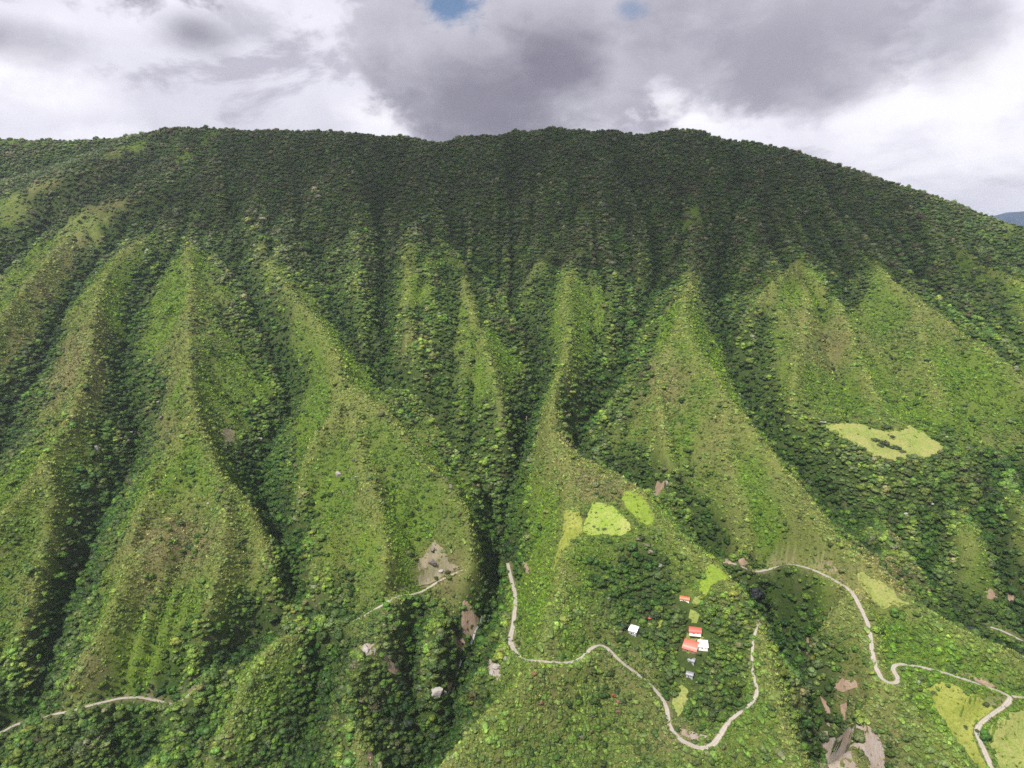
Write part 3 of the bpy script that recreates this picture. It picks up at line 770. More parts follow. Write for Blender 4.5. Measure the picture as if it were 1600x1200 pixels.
MEADOWS = [
 ([(926,785),(940,786),(955,790),(972,805),(985,820),(985,828),(970,838),(947,836),(912,837),(911,825),(919,802)], MM1, 'bright yellow green mown pasture on the central spur', 1.5),
 ([(975,769),(987,767),(1000,772),(1012,787),(1021,805),(1021,816),(1010,820),(997,814),(980,795),(969,779)], MM2, 'small lime green pasture behind the hedge on the central spur', 1.5),
 ([(885,797),(904,801),(909,811),(908,832),(897,842),(887,855),(876,866),(868,884),(862,895),(868,870),(874,852),(880,827),(878,807)], MM3, 'rough yellow grass strip left of the mown pasture', 4),
 ([(1105,885),(1120,884),(1135,898),(1145,910),(1128,905),(1110,915),(1105,930),(1092,925),(1092,912),(1100,900)], MM2, 'small yellow green pasture above the hamlet', 2),
 ([(1282,665),(1300,662),(1340,662),(1360,668),(1380,675),(1405,674),(1420,664),(1442,674),(1462,690),(1486,704),(1470,712),(1440,717),(1400,721),(1370,716),(1345,700),(1325,688),(1300,676)], MM5, 'pale pasture on the high bench at the right', 3),
 ([(1447,1074),(1472,1066),(1490,1074),(1515,1085),(1557,1102),(1543,1115),(1525,1130),(1520,1149),(1533,1181),(1548,1210),(1530,1210),(1516,1183),(1494,1155),(1472,1123),(1458,1102)], MM3, 'yellow green pasture inside the road bend at lower right', 2),
 ([(1572,1118),(1600,1108),(1660,1112),(1680,1230),(1575,1225),(1553,1180),(1541,1150),(1550,1132)], MM5, 'pale dry pasture at the lower right corner', 2),
 ([(1338,897),(1356,898),(1378,908),(1400,928),(1422,947),(1405,952),(1380,950),(1362,940),(1347,920)], MM5, 'grassy patch beside the road on the right spur', 4),
 ([(1079,953),(1088,955),(1094,962),(1088,975),(1080,974),(1076,965)], MM5, 'small grazed yard above the upper red roofed house', 1),
 ([(1074,990),(1090,993),(1101,998),(1096,1001),(1072,998)], MM5, 'small lawn between the two red roofed houses', 1),
 ([(1086,931),(1094,930),(1096,940),(1090,946),(1082,942)], MM5, 'bare yard beside the orange roofed house', 1),
 ([(1008,974),(1022,976),(1032,970),(1044,968),(1046,975),(1030,981),(1012,982)], MM3, 'grassy clearing beside the tiny red hut', 1),
 ([(1052,1078),(1062,1070),(1074,1078),(1076,1105),(1060,1118),(1050,1100)], MM5, 'sparse grass slope below the hamlet', 3),
]
excl = []
for k, (px, mt, lb, jt) in enumerate(MEADOWS):
    excl.append(patch('pasture', px, mt, lb, jit=jt, seed=k * 3))

def soil_material(name, a, b, c, streak=True):
    m, t, p = base_mat(name, .95, .1)
    pos = t.new('ShaderNodeNewGeometry').outputs['Position']
    mp = t.new('ShaderNodeMapping'); t.l.new(pos, mp.inputs[0]); mp.inputs['Scale'].default_value = (1, .35, .25) if streak else (1, 1, 1)
    n1 = t.noise(mp.outputs[0], .12, 6, .65); n2 = t.noise(mp.outputs[0], .7, 6, .75); n3 = t.noise(pos, .3, 5, .6)
    col = t.mix(t.smooth(n1, .4, .6), a, b); col = t.mix(t.smooth(n2, .55, .7), col, c)
    col = t.mix(t.math('MULTIPLY', t.smooth(n3, .6, .68), .8), col, (.07, .10, .03))
    t.l.new(col, p.inputs['Base Color'])
    bp = t.new('ShaderNodeBump'); bp.inputs['Distance'].default_value = 1.2
    t.l.new(n2, bp.inputs['Height']); t.l.new(bp.outputs[0], p.inputs['Normal'])
    return m
SM1 = soil_material('landslide_earth', (.25, .185, .135), (.20, .14, .10), (.14, .105, .08))
SM2 = soil_material('grey_scree', (.24, .21, .19), (.21, .165, .13), (.12, .10, .085))
SM3 = soil_material('thin_dry_slope', (.20, .17, .12), (.15, .14, .08), (.11, .13, .05))
def isle(px, s): return poly_world(px, 3, 2, s)
holes_big = [isle([(1334,1147),(1348,1152),(1340,1160),(1330,1156)], 1), isle([(1326,1168),(1345,1176),(1362,1200),(1340,1203)], 2), isle([(1303,1160),(1311,1164),(1309,1173),(1301,1169)], 4)]
SCARS = [
 ([(723,938),(732,938),(740,950),(748,965),(746,980),(737,998),(728,993),(721,985),(721,958)], SM1, 'upper bare landslide scar beside the ravine stream', 1.5, ()),
 ([(711,993),(720,995),(726,1005),(723,1026),(718,1019),(709,1003)], SM1, 'lower bare landslide scar beside the ravine stream', 1.5, ()),
 ([(697,1064),(711,1066),(707,1080),(699,1084)], SM1, 'small reddish slip in the ravine bottom', 1.2, ()),
 ([(1283,1149),(1302,1147),(1318,1147),(1334,1136),(1356,1136),(1372,1148),(1382,1170),(1383,1195),(1378,1215),(1285,1215),(1290,1190),(1284,1175)], SM2, 'large grey and tan landslide at the bottom right', 2.5, holes_big),
 ([(1302,1066),(1316,1061),(1332,1063),(1340,1078),(1322,1081),(1303,1075)], SM1, 'tan earth slip below the right road', 2, ()),
 ([(1281,1093),(1296,1098),(1298,1112),(1298,1136),(1292,1134),(1287,1112)], SM1, 'thin vertical earth slip left of its twin', 2, ()),
 ([(1313,1100),(1324,1098),(1322,1118),(1329,1138),(1323,1137),(1317,1120)], SM1, 'thin vertical earth slip feeding the large landslide', 1.5, ()),
 ([(655,872),(668,856),(680,843),(688,858),(700,876),(716,884),(712,892),(690,902),(668,914),(655,915),(650,900)], SM3, 'thin dry bare slope above the left road end', 4, ()),
 ([(560,1012),(570,1008),(578,1005),(587,1012),(586,1024),(572,1024),(562,1020)], SM2, 'pale eroded bank on the left lower slope', 2, ()),
 ([(598,1024),(606,1026),(612,1036),(624,1048),(620,1056),(608,1052),(602,1038)], SM1, 'brown eroded streak on the left lower slope', 2, ()),
 ([(1028,750),(1038,752),(1036,770),(1028,780),(1020,776),(1024,762)], SM1, 'narrow earth scar on the slope behind the pastures', 2, ()),
 ([(762,1032),(770,1030),(775,1042),(782,1056),(776,1066),(766,1060),(762,1046)], SM2, 'bare rocky bank at the nose of the central spur', 2, ()),
 ([(812,882),(820,880),(826,888),(829,896),(822,896)], SM1, 'small tan cut above the main road', 1, ()),
 ([(1058,1135),(1070,1140),(1090,1148),(1106,1152),(1098,1160),(1080,1157),(1064,1148)], SM2, 'bare cut bank inside the wide road bend', 2, ()),
 ([(1283,874),(1296,880),(1310,892),(1300,896),(1286,884)], SM1, 'earth cut above the right road', 1.5, ()),
 ([(1125,872),(1138,876),(1146,882),(1134,884)], SM1, 'tan bank at the end of the right road, nearest the pasture', 1.5, ()),
 ([(1152,874),(1166,876),(1170,882),(1156,883)], SM1, 'tan bank above the end of the right road', 1.5, ()),
 ([(1520,1058),(1540,1064),(1556,1074),(1544,1075),(1526,1068)], SM1, 'brown cut bank above the road near the corner', 1.5, ()),
 ([(1182,968),(1189,966),(1190,976),(1184,981)], SM2, 'pale bare turning place at the end of the main road', 1, ()),
 ([(344,672),(356,668),(368,676),(366,690),(352,692)], SM3, 'brown bare patch on the left spur flank', 3, ()),
 ([(1259,996),(1264,998),(1265,1010),(1267,1030),(1262,1032),(1261,1012)], SM1, 'thin tan slip above the right ravine', 1, ()),
 ([(1572,922),(1584,930),(1596,942),(1588,944),(1574,934)], SM1, 'reddish bank at the right edge', 1.5, ()),
 ([(1540,924),(1550,922),(1560,932),(1552,938),(1542,934)], SM1, 'tan bank left of the reddish bank', 1.5, ()),
 ([(575,1165),(580,1168),(584,1190),(578,1198),(574,1182)], SM1, 'thin pale track scar at the bottom left of centre', 1, ()),
]
for k, (px, mt, lb, jt, hl) in enumerate(SCARS):
    A = patch('landslide_scar', px, mt, lb, lift=.4, jit=jt, rough=.9, seed=200 + k * 3, holes=hl)
    excl.append((A, hl))

# ------------------------------------------------------------------ vegetation prototypes
def ico(sub):
    bm = bmesh.new(); bmesh.ops.create_icosphere(bm, subdivisions=sub, radius=1)
    v = np.array([x.co[:] for x in bm.verts]); f = np.array([[x.index for x in fc.verts] for fc in bm.faces]); bm.free(); return v, f
ICO1, ICO2 = ico(1), ico(2)
def crown_mesh(seed, lobes, flat, cards, name, mat, spread=.62):
    r = np.random.default_rng(seed)
    V_, F_, L_ = [], [], []
    n0 = 0
    for k in range(lobes):
        a = r.uniform(0, 2 * math.pi); rr = spread * math.sqrt(r.uniform(0, 1)) if k else 0
        c = np.array([rr * math.cos(a), rr * math.sin(a), (r.uniform(-.25, .35) - .35 * rr) * flat])
        s = r.uniform(.34, .52) if k else .62
        v, f = ICO2
        nz = 1 + r.uniform(-.22, .22, len(v))
        vv = v * nz[:, None] * s * np.array([1, 1, .8 * (.5 + .5 * flat)]) + c
        V_.append(vv); F_.append(f + n0); n0 += len(vv)
        sh = r.uniform(.75, 1.25); L_.append(np.clip(np.full((len(vv), 3), sh) + r.uniform(-.25, .25, (len(vv), 1)), .3, 1.8))
    base = np.concatenate(V_)
    for k in range(cards):
        d = r.normal(size=3); d[2] = abs(d[2]) * .8 - .1; d /= np.linalg.norm(d)
        c = d * np.array([.92, .92, .72 * flat]) * r.uniform(.75, 1.12)
        a = r.normal(size=3); a /= np.linalg.norm(a); b = np.cross(a, d); b /= np.linalg.norm(b) + 1e-6
        s = r.uniform(.08, .17)
        q_ = np.array([c - a * s - b * s * .6, c + a * s - b * s * .6, c + d * s * .5 + b * s * .7])
        V_.append(q_); F_.append(np.array([[0, 1, 2]]) + n0); n0 += 3
        L_.append(np.full((3, 3), r.uniform(.7, 1.6)))
    me = mesh_data(name, np.concatenate(V_), np.concatenate(F_), mat)
    set_color(me, 'leaf', np.concatenate(L_))
    return me
def tuft_mesh(seed, blades, name, mat):
    r = np.random.default_rng(seed); V_, F_, L_ = [], [], []; n0 = 0
    for k in range(blades):
        a = r.uniform(0, 6.283); rr = r.uniform(0, .7); c = np.array([rr * math.cos(a), rr * math.sin(a), 0])
        lean = np.array([math.cos(a), math.sin(a), 0]) * r.uniform(.1, .6); h = r.uniform(.4, .9); w = r.uniform(.12, .28)
        t_ = r.uniform(0, 6.283); s = np.array([math.cos(t_), math.sin(t_), 0]) * w
        V_.append(np.array([c - s, c + s, c + lean + np.array([0, 0, h]) + s * .3])); F_.append(np.array([[0, 1, 2]]) + n0); n0 += 3
        L_.append(np.full((3, 3), r.uniform(.7, 1.4)))
    me = mesh_data(name, np.concatenate(V_), np.concatenate(F_), mat); set_color(me, 'leaf', np.concatenate(L_)); return me
LM_I = leaf_material('foliage', 'instancer')
LM_O = leaf_material('tree_foliage', 'object')

# ------------------------------------------------------------------ scatter
NYh, NXh = Z.shape
nx_ = (hz(XX + ST, YY) - hz(XX - ST, YY)) / (2 * ST); ny_ = (hz(XX, YY + ST) - hz(XX, YY - ST)) / (2 * ST)
def jgrid(sp, y0, y1):
    ys = np.arange(y0, y1, sp); xm = .86 * y1 + 220
    xs = np.arange(-xm, xm, sp); x, y = np.meshgrid(xs, ys)
    x = x + RNG.uniform(-.5, .5, x.shape) * sp; y = y + RNG.uniform(-.5, .5, y.shape) * sp
    x = x.ravel(); y = y.ravel()
    cy = np.interp(x, CX, CY)
    m = (np.abs(x) < .86 * y + 190) & (y < cy + 45) & (y > 430)
    return x[m], y[m]
def clear(x, y, pad_r=0.0, isl=True):
    ok = np.ones(x.shape, bool)
    rd = hz(x, y, road_d); ok &= rd > pad_r
    hid = (((x < -178) & (x > -350) & (y < 1000)) | ((x > 205) & (x < 300) & (y > 560) & (y < 770) & (fbm(x, y, 18, 2, 5) > .0))) & (rd > .2); ok |= hid          # trees crowd over this stretch of the left road
    for k, p in HP.items():
        r = {'big': 13, 'small': 11, 'shed': 9.5, 'white': 10, 'orange': 9.5, 'hut': 4, 'grey': 6, 'dark': 6}[k]
        ok &= (x - p.x) ** 2 + (y - p.y) ** 2 > (r + min(pad_r, 1.3) * 2) ** 2
        if pad_r > 1: ok &= ~((np.abs(x - p.x) < r * .8) & (y < p.y) & (y > p.y - r - 2))
    x = x + RNG.normal(0, 1.7, x.shape); y = y + RNG.normal(0, 1.7, y.shape)
    for e in excl:
        if isinstance(e, tuple):
            A, hl = e; inn = inside(A, x, y)
            for h in hl: inn &= ~inside(h, x, y)
            ok &= ~inn
        else: ok &= ~inside(e, x, y)
    return ok
def lookup(A, x, y): return hz(x, y, A)

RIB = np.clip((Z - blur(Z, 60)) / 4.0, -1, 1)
PAL = np.array([(.019,.046,.010),(.034,.078,.012),(.060,.115,.014),(.105,.165,.018),(.050,.070,.026),(.095,.110,.045),(.145,.145,.090),(.090,.060,.036)])
def tree_tints(x, y, z):
    n = len(x)
    hi = sstep(z + 60 * fbm(x, y, 200, 3, 44), -160, 120)
    bri = lookup(BRI, x, y)
    w = np.zeros((n, 8))
    w[:, 0] = .14 + .1 * (1 - bri) + .2 * hi; w[:, 1] = .28; w[:, 2] = .24 * (1 - hi * .8); w[:, 3] = (.16 + .35 * bri) * (1 - hi * .9); w[:, 4] = .14 + .35 * hi; w[:, 5] = .05 + .22 * hi; w[:, 6] = .02 + .10 * hi; w[:, 7] = .015 + .03 * hi
    cl = fbm(x, y, 35, 2, 61)           # stands of one kind
    w[:, 1] *= 1 + np.clip(cl * 4, -.9, 3); w[:, 4] *= 1 + np.clip(-cl * 4, -.9, 3)
    w /= w.sum(1)[:, None]; cw = w.cumsum(1); k = (RNG.uniform(size=n)[:, None] > cw).sum(1).clip(0, 7)
    mean = w @ PAL; c = PAL[k] * .55 + mean * .45
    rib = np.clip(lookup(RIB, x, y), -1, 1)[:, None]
    c = c * (1 + rib * np.array([.55, .40, .55])) * (1 + .5 * fbm(x, y, 60, 4, 91))[:, None]  # crowns paler on ribs, darker in gullies: species change plus painted relief shading
    c = c * RNG.uniform(.75, 1.3, (n, 1)) * (1 + .08 * RNG.normal(size=(n, 3)))
    return np.clip(c, .006, .4), k

# forest
xs1, ys1 = jgrid(4.7, 430, 1120); xs2, ys2 = jgrid(6.0, 1120, 2330)
x = np.concatenate([xs1, xs2]); y = np.concatenate([ys1, ys2])
pf = lookup(FOR, x, y)
m = (RNG.uniform(size=len(x)) < np.clip(pf * 1.15 + .35 * fbm(x, y, 16, 2, 66), 0, 1) + .018) & clear(x, y, 2.2) & ~((x > 225) & (y > 770) & (y < 1000) & (hz(x, y, road_d) < 5.5)) & ~((x < -352) & (hz(x, y, road_d) < 5.0) & (y < 1100)) & ~((hz(x, y, road_d) < 4.0) & (x > -40) & (x < 60) & (y < 1100))
x, y = x[m], y[m]; zt = hz(x, y)
rad_t = np.clip(RNG.lognormal(math.log(3.75), .36, len(x)), 1.9, 8.0) * (1 + .02 * (y > 1120)) * (.75 + .25 * lookup(FOR, x, y))
rad_t *= 1 + .25 * sstep(lookup(tval, x, y), .3, .08) * (zt < 50)
hidz = (x < -178) & (x > -350) & (y < 1000) & (hz(x, y, road_d) < 9); rad_t = np.where(hidz, rad_t * 1.35, rad_t)
hgt = rad_t * RNG.uniform(.7, 1.15, len(x))
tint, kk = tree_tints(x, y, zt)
T = dict(x=x, y=y, z=zt, r=rad_t, h=hgt, tint=tint, k=kk)
print('trees', len(x))

def cloud_obj(name, x, y, z, sx, sz, rotz, var, tint, protos, label):
    me = bpy.data.meshes.new(name)
    me.vertices.add(len(x)); me.vertices.foreach_set('co', np.column_stack([x, y, z]).astype(np.float32).ravel())
    a = me.attributes.new('siz', 'FLOAT_VECTOR', 'POINT'); a.data.foreach_set('vector', np.column_stack([sx * RNG.uniform(.8, 1.25, len(x)), sx * RNG.uniform(.8, 1.25, len(x)), sz]).astype(np.float32).ravel())
    a = me.attributes.new('rot', 'FLOAT_VECTOR', 'POINT'); a.data.foreach_set('vector', rotz.astype(np.float32).ravel())
    a = me.attributes.new('var', 'INT', 'POINT'); a.data.foreach_set('value', var.astype(np.int32))
    a = me.attributes.new('tint', 'FLOAT_COLOR', 'POINT'); a.data.foreach_set('color', np.column_stack([tint, np.ones(len(x))]).astype(np.float32).ravel())
    o = link(name, me)
    pc = bpy.data.collections.new(name + '_shapes')
    for k, pm_ in enumerate(protos):
        pc.objects.link(bpy.data.objects.new('%s_shape_%02d' % (name, k), pm_))
    ng = bpy.data.node_groups.new(name, 'GeometryNodeTree')
    ng.interface.new_socket('Geometry', in_out='INPUT', socket_type='NodeSocketGeometry')
    ng.interface.new_socket('Geometry', in_out='OUTPUT', socket_type='NodeSocketGeometry')
    N, L = ng.nodes, ng.links
    gi = N.new('NodeGroupInput'); go = N.new('NodeGroupOutput')
    ci = N.new('GeometryNodeCollectionInfo'); ci.inputs['Collection'].default_value = pc; ci.inputs['Separate Children'].default_value = True
    ip = N.new('GeometryNodeInstanceOnPoints'); ip.inputs['Pick Instance'].default_value = True
    def na(nm, ty):
        n = N.new('GeometryNodeInputNamedAttribute'); n.data_type = ty; n.inputs['Name'].default_value = nm; return n.outputs['Attribute']
    L.new(gi.outputs[0], ip.inputs['Points']); L.new(ci.outputs[0], ip.inputs['Instance'])
    L.new(na('var', 'INT'), ip.inputs['Instance Index'])
    er = N.new('FunctionNodeEulerToRotation'); L.new(na('rot', 'FLOAT_VECTOR'), er.inputs[0]); L.new(er.outputs[0], ip.inputs['Rotation'])
    L.new(na('siz', 'FLOAT_VECTOR'), ip.inputs['Scale'])
    L.new(ip.outputs[0], go.inputs[0])
    md = o.modifiers.new('scatter', 'NODES'); md.node_group = ng
    tag(o, label, kind='stuff')
    return o

crowns_i = [crown_mesh(100 + k, 7 + k % 3, .9 + .12 * (k % 3), 60, 'crown_shape', LM_I) for k in range(7)]
bushes_i = [crown_mesh(200 + k, 5 + k % 2, .55, 40, 'bush_shape', LM_I, .7) for k in range(5)]
tufts_i = [tuft_mesh(300 + k, 16, 'tuft_shape', LM_I) for k in range(4)]

# individual trees: the 300 that show largest and are not hidden
def seen(x, y, z):
    t = np.linspace(.35, .985, 60)
    return not (hz(x * t, y * t) > z * t + .5).any()
dist = np.sqrt(T['x'] ** 2 + T['y'] ** 2 + T['z'] ** 2)
tu, tv = project(T['x'], T['y'], T['z'] + T['h'] * .6)
cand = np.where((tu > 4) & (tu < 1596) & (tv > 0) & (tv < 1196))[0]
cand = cand[np.argsort(-(T['r'] / dist)[cand])]
solo = []
for i in cand:
    if len(solo) >= 288: break
    if seen(T['x'][i], T['y'][i], T['z'][i] + T['h'][i] * .8): solo.append(i)
solo_set = np.zeros(len(T['x']), bool); solo_set[solo] = True
r_ = ~solo_set
n = r_.sum()
rot = np.column_stack([RNG.uniform(-.15, .15, n), RNG.uniform(-.15, .15, n), RNG.uniform(0, 6.28, n)])
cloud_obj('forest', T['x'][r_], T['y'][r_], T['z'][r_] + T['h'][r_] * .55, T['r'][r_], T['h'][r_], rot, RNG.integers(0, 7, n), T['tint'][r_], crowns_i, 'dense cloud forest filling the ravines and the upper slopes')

SCR = np.clip(.9 * sstep(V, 880, 990) - 1.0 * blobs(U, V, [(270, 930, 90, 120, 1), (230, 1040, 80, 50, 1), (30, 920, 60, 120, 1), (1370, 910, 60, 40, 1), (690, 880, 50, 40, 1)]) + .35 * blobs(U, V, [(840, 800, 50, 120, 1), (1000, 600, 120, 150, 1), (1150, 820, 120, 60, 1.6), (1380, 560, 200, 120, .6)]), -.2, 1) - .15 * DRY
# shrubs on the open slopes
def grass_tints(x, y):
    n = len(x); d = lookup(DRY, x, y); b = lookup(BRI, x, y); rr = lookup(RDG, x, y)
    c = np.zeros((n, 3)) + np.array((.104, .160, .022))
    c = mixc(c, (.125, .215, .014), b * .9); c = mixc(c, (.195, .172, .075), np.clip(d * 1.0 - .15, 0, 1)); c = mixc(c, (.20, .215, .06), rr * .95)
    return c
xs1, ys1 = jgrid(2.9, 430, 1000); xs2, ys2 = jgrid(4.0, 1000, 2100)
x = np.concatenate([xs1, xs2]); y = np.concatenate([ys1, ys2])
pf = lookup(FOR, x, y); cl = fbm(x, y, 22, 3, 77)
cl = cl + .6 * fbm(x, y * 1.6, 11, 2, 78)
m = (RNG.uniform(size=len(x)) < (1 - .75 * pf) * np.clip(.66 + 1.4 * cl + lookup(SCR, x, y), .10, 1)) & (clear(x, y, .6) | ((RNG.uniform(size=len(x)) < .012) & (hz(x, y, road_d) > 1.5)))
x, y = x[m], y[m]; n = len(x)
rs = np.clip(RNG.lognormal(math.log(1.55), .42, n), .6, 4.4) * (1 + .3 * np.clip(lookup(SCR, x, y), 0, 1)) * (1 + .3 * (y > 1000))
gt = grass_tints(x, y) * .8 * np.array((.75, .95, .8)); tt, _k = tree_tints(x, y, hz(x, y))
mw = (RNG.uniform(0, 1, n) ** 1.6)[:, None] * (.6 + .4 * np.clip(lookup(SCR, x, y)[:, None] + .3, 0, 1))
tint_s = np.clip((gt * (1 - mw) + tt * mw) * RNG.uniform(.6, 1.5, (n, 1)), .01, .4)
sx = hz(x, y, nx_); sy = hz(x, y, ny_)
rot = np.column_stack([np.arctan(sy) * .6, -np.arctan(sx) * .6, np.zeros(n)])
cloud_obj('undergrowth', x, y, hz(x, y) + rs * .15, rs, rs * RNG.uniform(.6, 1.1, n), rot, RNG.integers(0, 5, n), tint_s, bushes_i, 'low shrubs dotted over the open spur faces')
print('shrubs', n)
# coarse grass tussocks
xs1, ys1 = jgrid(2.6, 430, 900); xs2, ys2 = jgrid(3.8, 900, 1600)
x = np.concatenate([xs1, xs2]); y = np.concatenate([ys1, ys2])
pf = lookup(FOR, x, y)
m = (RNG.uniform(size=len(x)) < (1 - pf) * .85) & (clear(x, y, .3) | ((RNG.uniform(size=len(x)) < .16) & (hz(x, y, road_d) > .8)))
x, y = x[m], y[m]; n = len(x)
rs = np.clip(RNG.lognormal(math.log(2.0), .35, n), .7, 4.0) * (1 + .35 * (y > 900))
gt = grass_tints(x, y) * 1.25 * (RNG.uniform(.5, 1.6, (n, 1)) * (1 + .5 * fbm(x, y * 2, 7, 2, 88))[:, None])
rot = np.column_stack([RNG.uniform(-.2, .2, n), RNG.uniform(-.2, .2, n), RNG.uniform(0, 6.28, n)])
cloud_obj('tall_grass', x, y, hz(x, y) - .1, rs, rs, rot, RNG.integers(0, 4, n), np.clip(gt, .01, .4), tufts_i, 'coarse tussock grass covering the sunny spur faces')
print('tufts', n)

# ------------------------------------------------------------------ individual trees
BARK = simple('bark', (.10, .075, .05), .9, .4, 2.0)
def trunk_mesh(seed):
    r = np.random.default_rng(seed); V_, F_ = [], []; n0 = 0
    def limb(a, b, ra, rb, k=6):
        nonlocal n0
        a = np.array(a, float); b = np.array(b, float); d = b - a; d /= np.linalg.norm(d)
        s = np.cross(d, [.3, .9, .1]); s /= np.linalg.norm(s); t = np.cross(d, s)
        for c, q in ((a, ra), ((a + b) / 2 + s * .03, (ra + rb) / 2), (b, rb)):
            for j in range(k):
                an = j * 2 * math.pi / k; V_.append(c + (s * math.cos(an) + t * math.sin(an)) * q)
        for l in range(2):
            for j in range(k):
                F_.append([n0 + l * k + j, n0 + l * k + (j + 1) % k, n0 + (l + 1) * k + (j + 1) % k, n0 + (l + 1) * k + j])
        n0 += 3 * k
    limb((0, 0, -.35), (.03, .02, .55), .075, .05)
    for j in range(4):
        a = j * 1.57 + r.uniform(-.4, .4); limb((.02, .01, .2 + .1 * j), (.45 * math.cos(a), .45 * math.sin(a), .65 + .06 * j), .035, .012, 5)
    return mesh_data('trunk', np.array(V_), np.array(F_), BARK)
trunks = [trunk_mesh(k) for k in range(3)]
crowns_o = [crown_mesh(100 + k, 8 + k % 3, .9 + .12 * (k % 3), 110, 'crown', LM_O) for k in range(7)]
TONE = ['very dark green', 'dark green', 'mid green', 'bright green', 'dull grey green', 'pale grey green', 'silvery pale', 'brownish']
def place_phrase(u, v):
    if v > 1110 and u < 300: return 'below the road in the bottom left corner'
    if v > 1010 and u < 330: return 'beside the left dirt road'
    if u < 330: return 'in the ravine forest above the left road'
    if u < 520 and v > 1080: return 'low on the lower left hillside'
    if u < 520: return 'on the left hillside below the dry spurs'
    if u < 640 and v > 1080: return 'at the bottom edge left of the ravine'
    if u < 640: return 'near the eroded banks at lower left'
    if u < 740 and v > 1090: return 'at the bottom of the central ravine'
    if u < 800 and v < 1090: return 'beside the landslide scars in the central ravine'
    if u < 800: return 'on the steep nose of the central spur'
    if u < 930 and v > 1040: return 'on the bushy slope below the main road'
    if u < 930: return 'on the central spur above the main road'
    if u < 1045 and v > 1050: return 'below the road left of the wide bend'
    if u < 1060 and v < 1050: return 'in the wood around the white roofed shed'
    if u < 1130 and v < 1060: return 'among the red roofed houses'
    if u < 1130 and v < 1160: return 'above the wide road bend below the houses'
    if u < 1130: return 'below the wide road bend at the bottom edge'
    if u < 1200 and v < 1090: return 'inside the eastern stretch of the main road'
    if u < 1260 and v > 1090: return 'on the flank outside the wide road bend'
    if u < 1290: return 'in the dark right ravine'
    if u < 1400 and v > 1080: return 'beside the large grey landslide'
    if u < 1400: return 'on the right spur near the hairpin road'
    if v > 1090: return 'around the lower right pastures'
    if v > 1030: return 'along the road above the lower right pasture'
    return 'on the right hillside beyond the hairpin'
def size_word(r): return 'small' if r < 4.6 else ('broad' if r > 5.8 else 'middling')
def make_tree(p, r, h, tint, label, group=None, seed=0, cat='tree', name='tree'):
    t = link(name, trunks[seed % 3])
    t.location = p; t.scale = (r, r, max(h, r * .7)); t.rotation_euler = (0, 0, seed * 1.7)
    c = link('crown', crowns_o[seed % 7], t); c.location = (0, 0, .55); c.color = (*tint, 1)
    tag(t, label, cat, group)
    return t
made = []
for j, i in enumerate(solo):
    u, v = tu[i], tv[i]; ph = place_phrase(u, v)
    lb = '%s %s tree %s' % (size_word(T['r'][i]), TONE[T['k'][i]], ph)
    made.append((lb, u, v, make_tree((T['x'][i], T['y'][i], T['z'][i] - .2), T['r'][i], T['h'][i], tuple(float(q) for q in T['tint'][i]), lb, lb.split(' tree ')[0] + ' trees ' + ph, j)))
sets = {}
for q in made: sets.setdefault(q[0], []).append(q)
for lb, g in sets.items():
    if len(g) < 2: 
        continue
    free = list(g)
    for word, key in (('leftmost', lambda q: q[1]), ('rightmost', lambda q: -q[1]), ('topmost', lambda q: q[2]), ('lowest', lambda q: -q[2])):
        if not free or (len(g) < 4 and word == 'lowest'): break
        q = min(free, key=key); free.remove(q); q[3]['label'] = word + ' ' + lb
SPECIAL = [
 (1180,932,10,(.012,.016,.016),'large near black tree in the ravine right of the upper pasture'),
 (1520,990,10,(.013,.018,.018),'large near black tree below the far track at the right'),
 (635,1134,8,(.018,.030,.016),'large dark round tree on the lower left slope under the rocks'),
 (360,1052,7,(.05,.075,.03),'broad olive tree beside the hidden part of the left road'),
 (973,981,5.5,(.03,.055,.03),'dark round tree just left of the white shed'),
 (1003,990,5.5,(.035,.065,.02),'dark leafy tree just right of the white shed'),
 (1040,978,6,(.055,.10,.02),'bright green tree standing on the clearing right of the tiny hut'),
 (1055,972,6,(.07,.10,.03),'olive green tree left of the upper red roofed house'),
 (1112,1026,5,(.03,.07,.015),'green tree at the right end of the white roofed building'),
 (1090,1022,4,(.06,.09,.03),'small olive tree under the white roofed building'),
]
for j, (u, v, r, c, lb) in enumerate(SPECIAL):
    p = hit(u, v); make_tree(tuple(p + Vector((0, 0, -.3))), r, r * .9, c, lb, None, 40 + j)
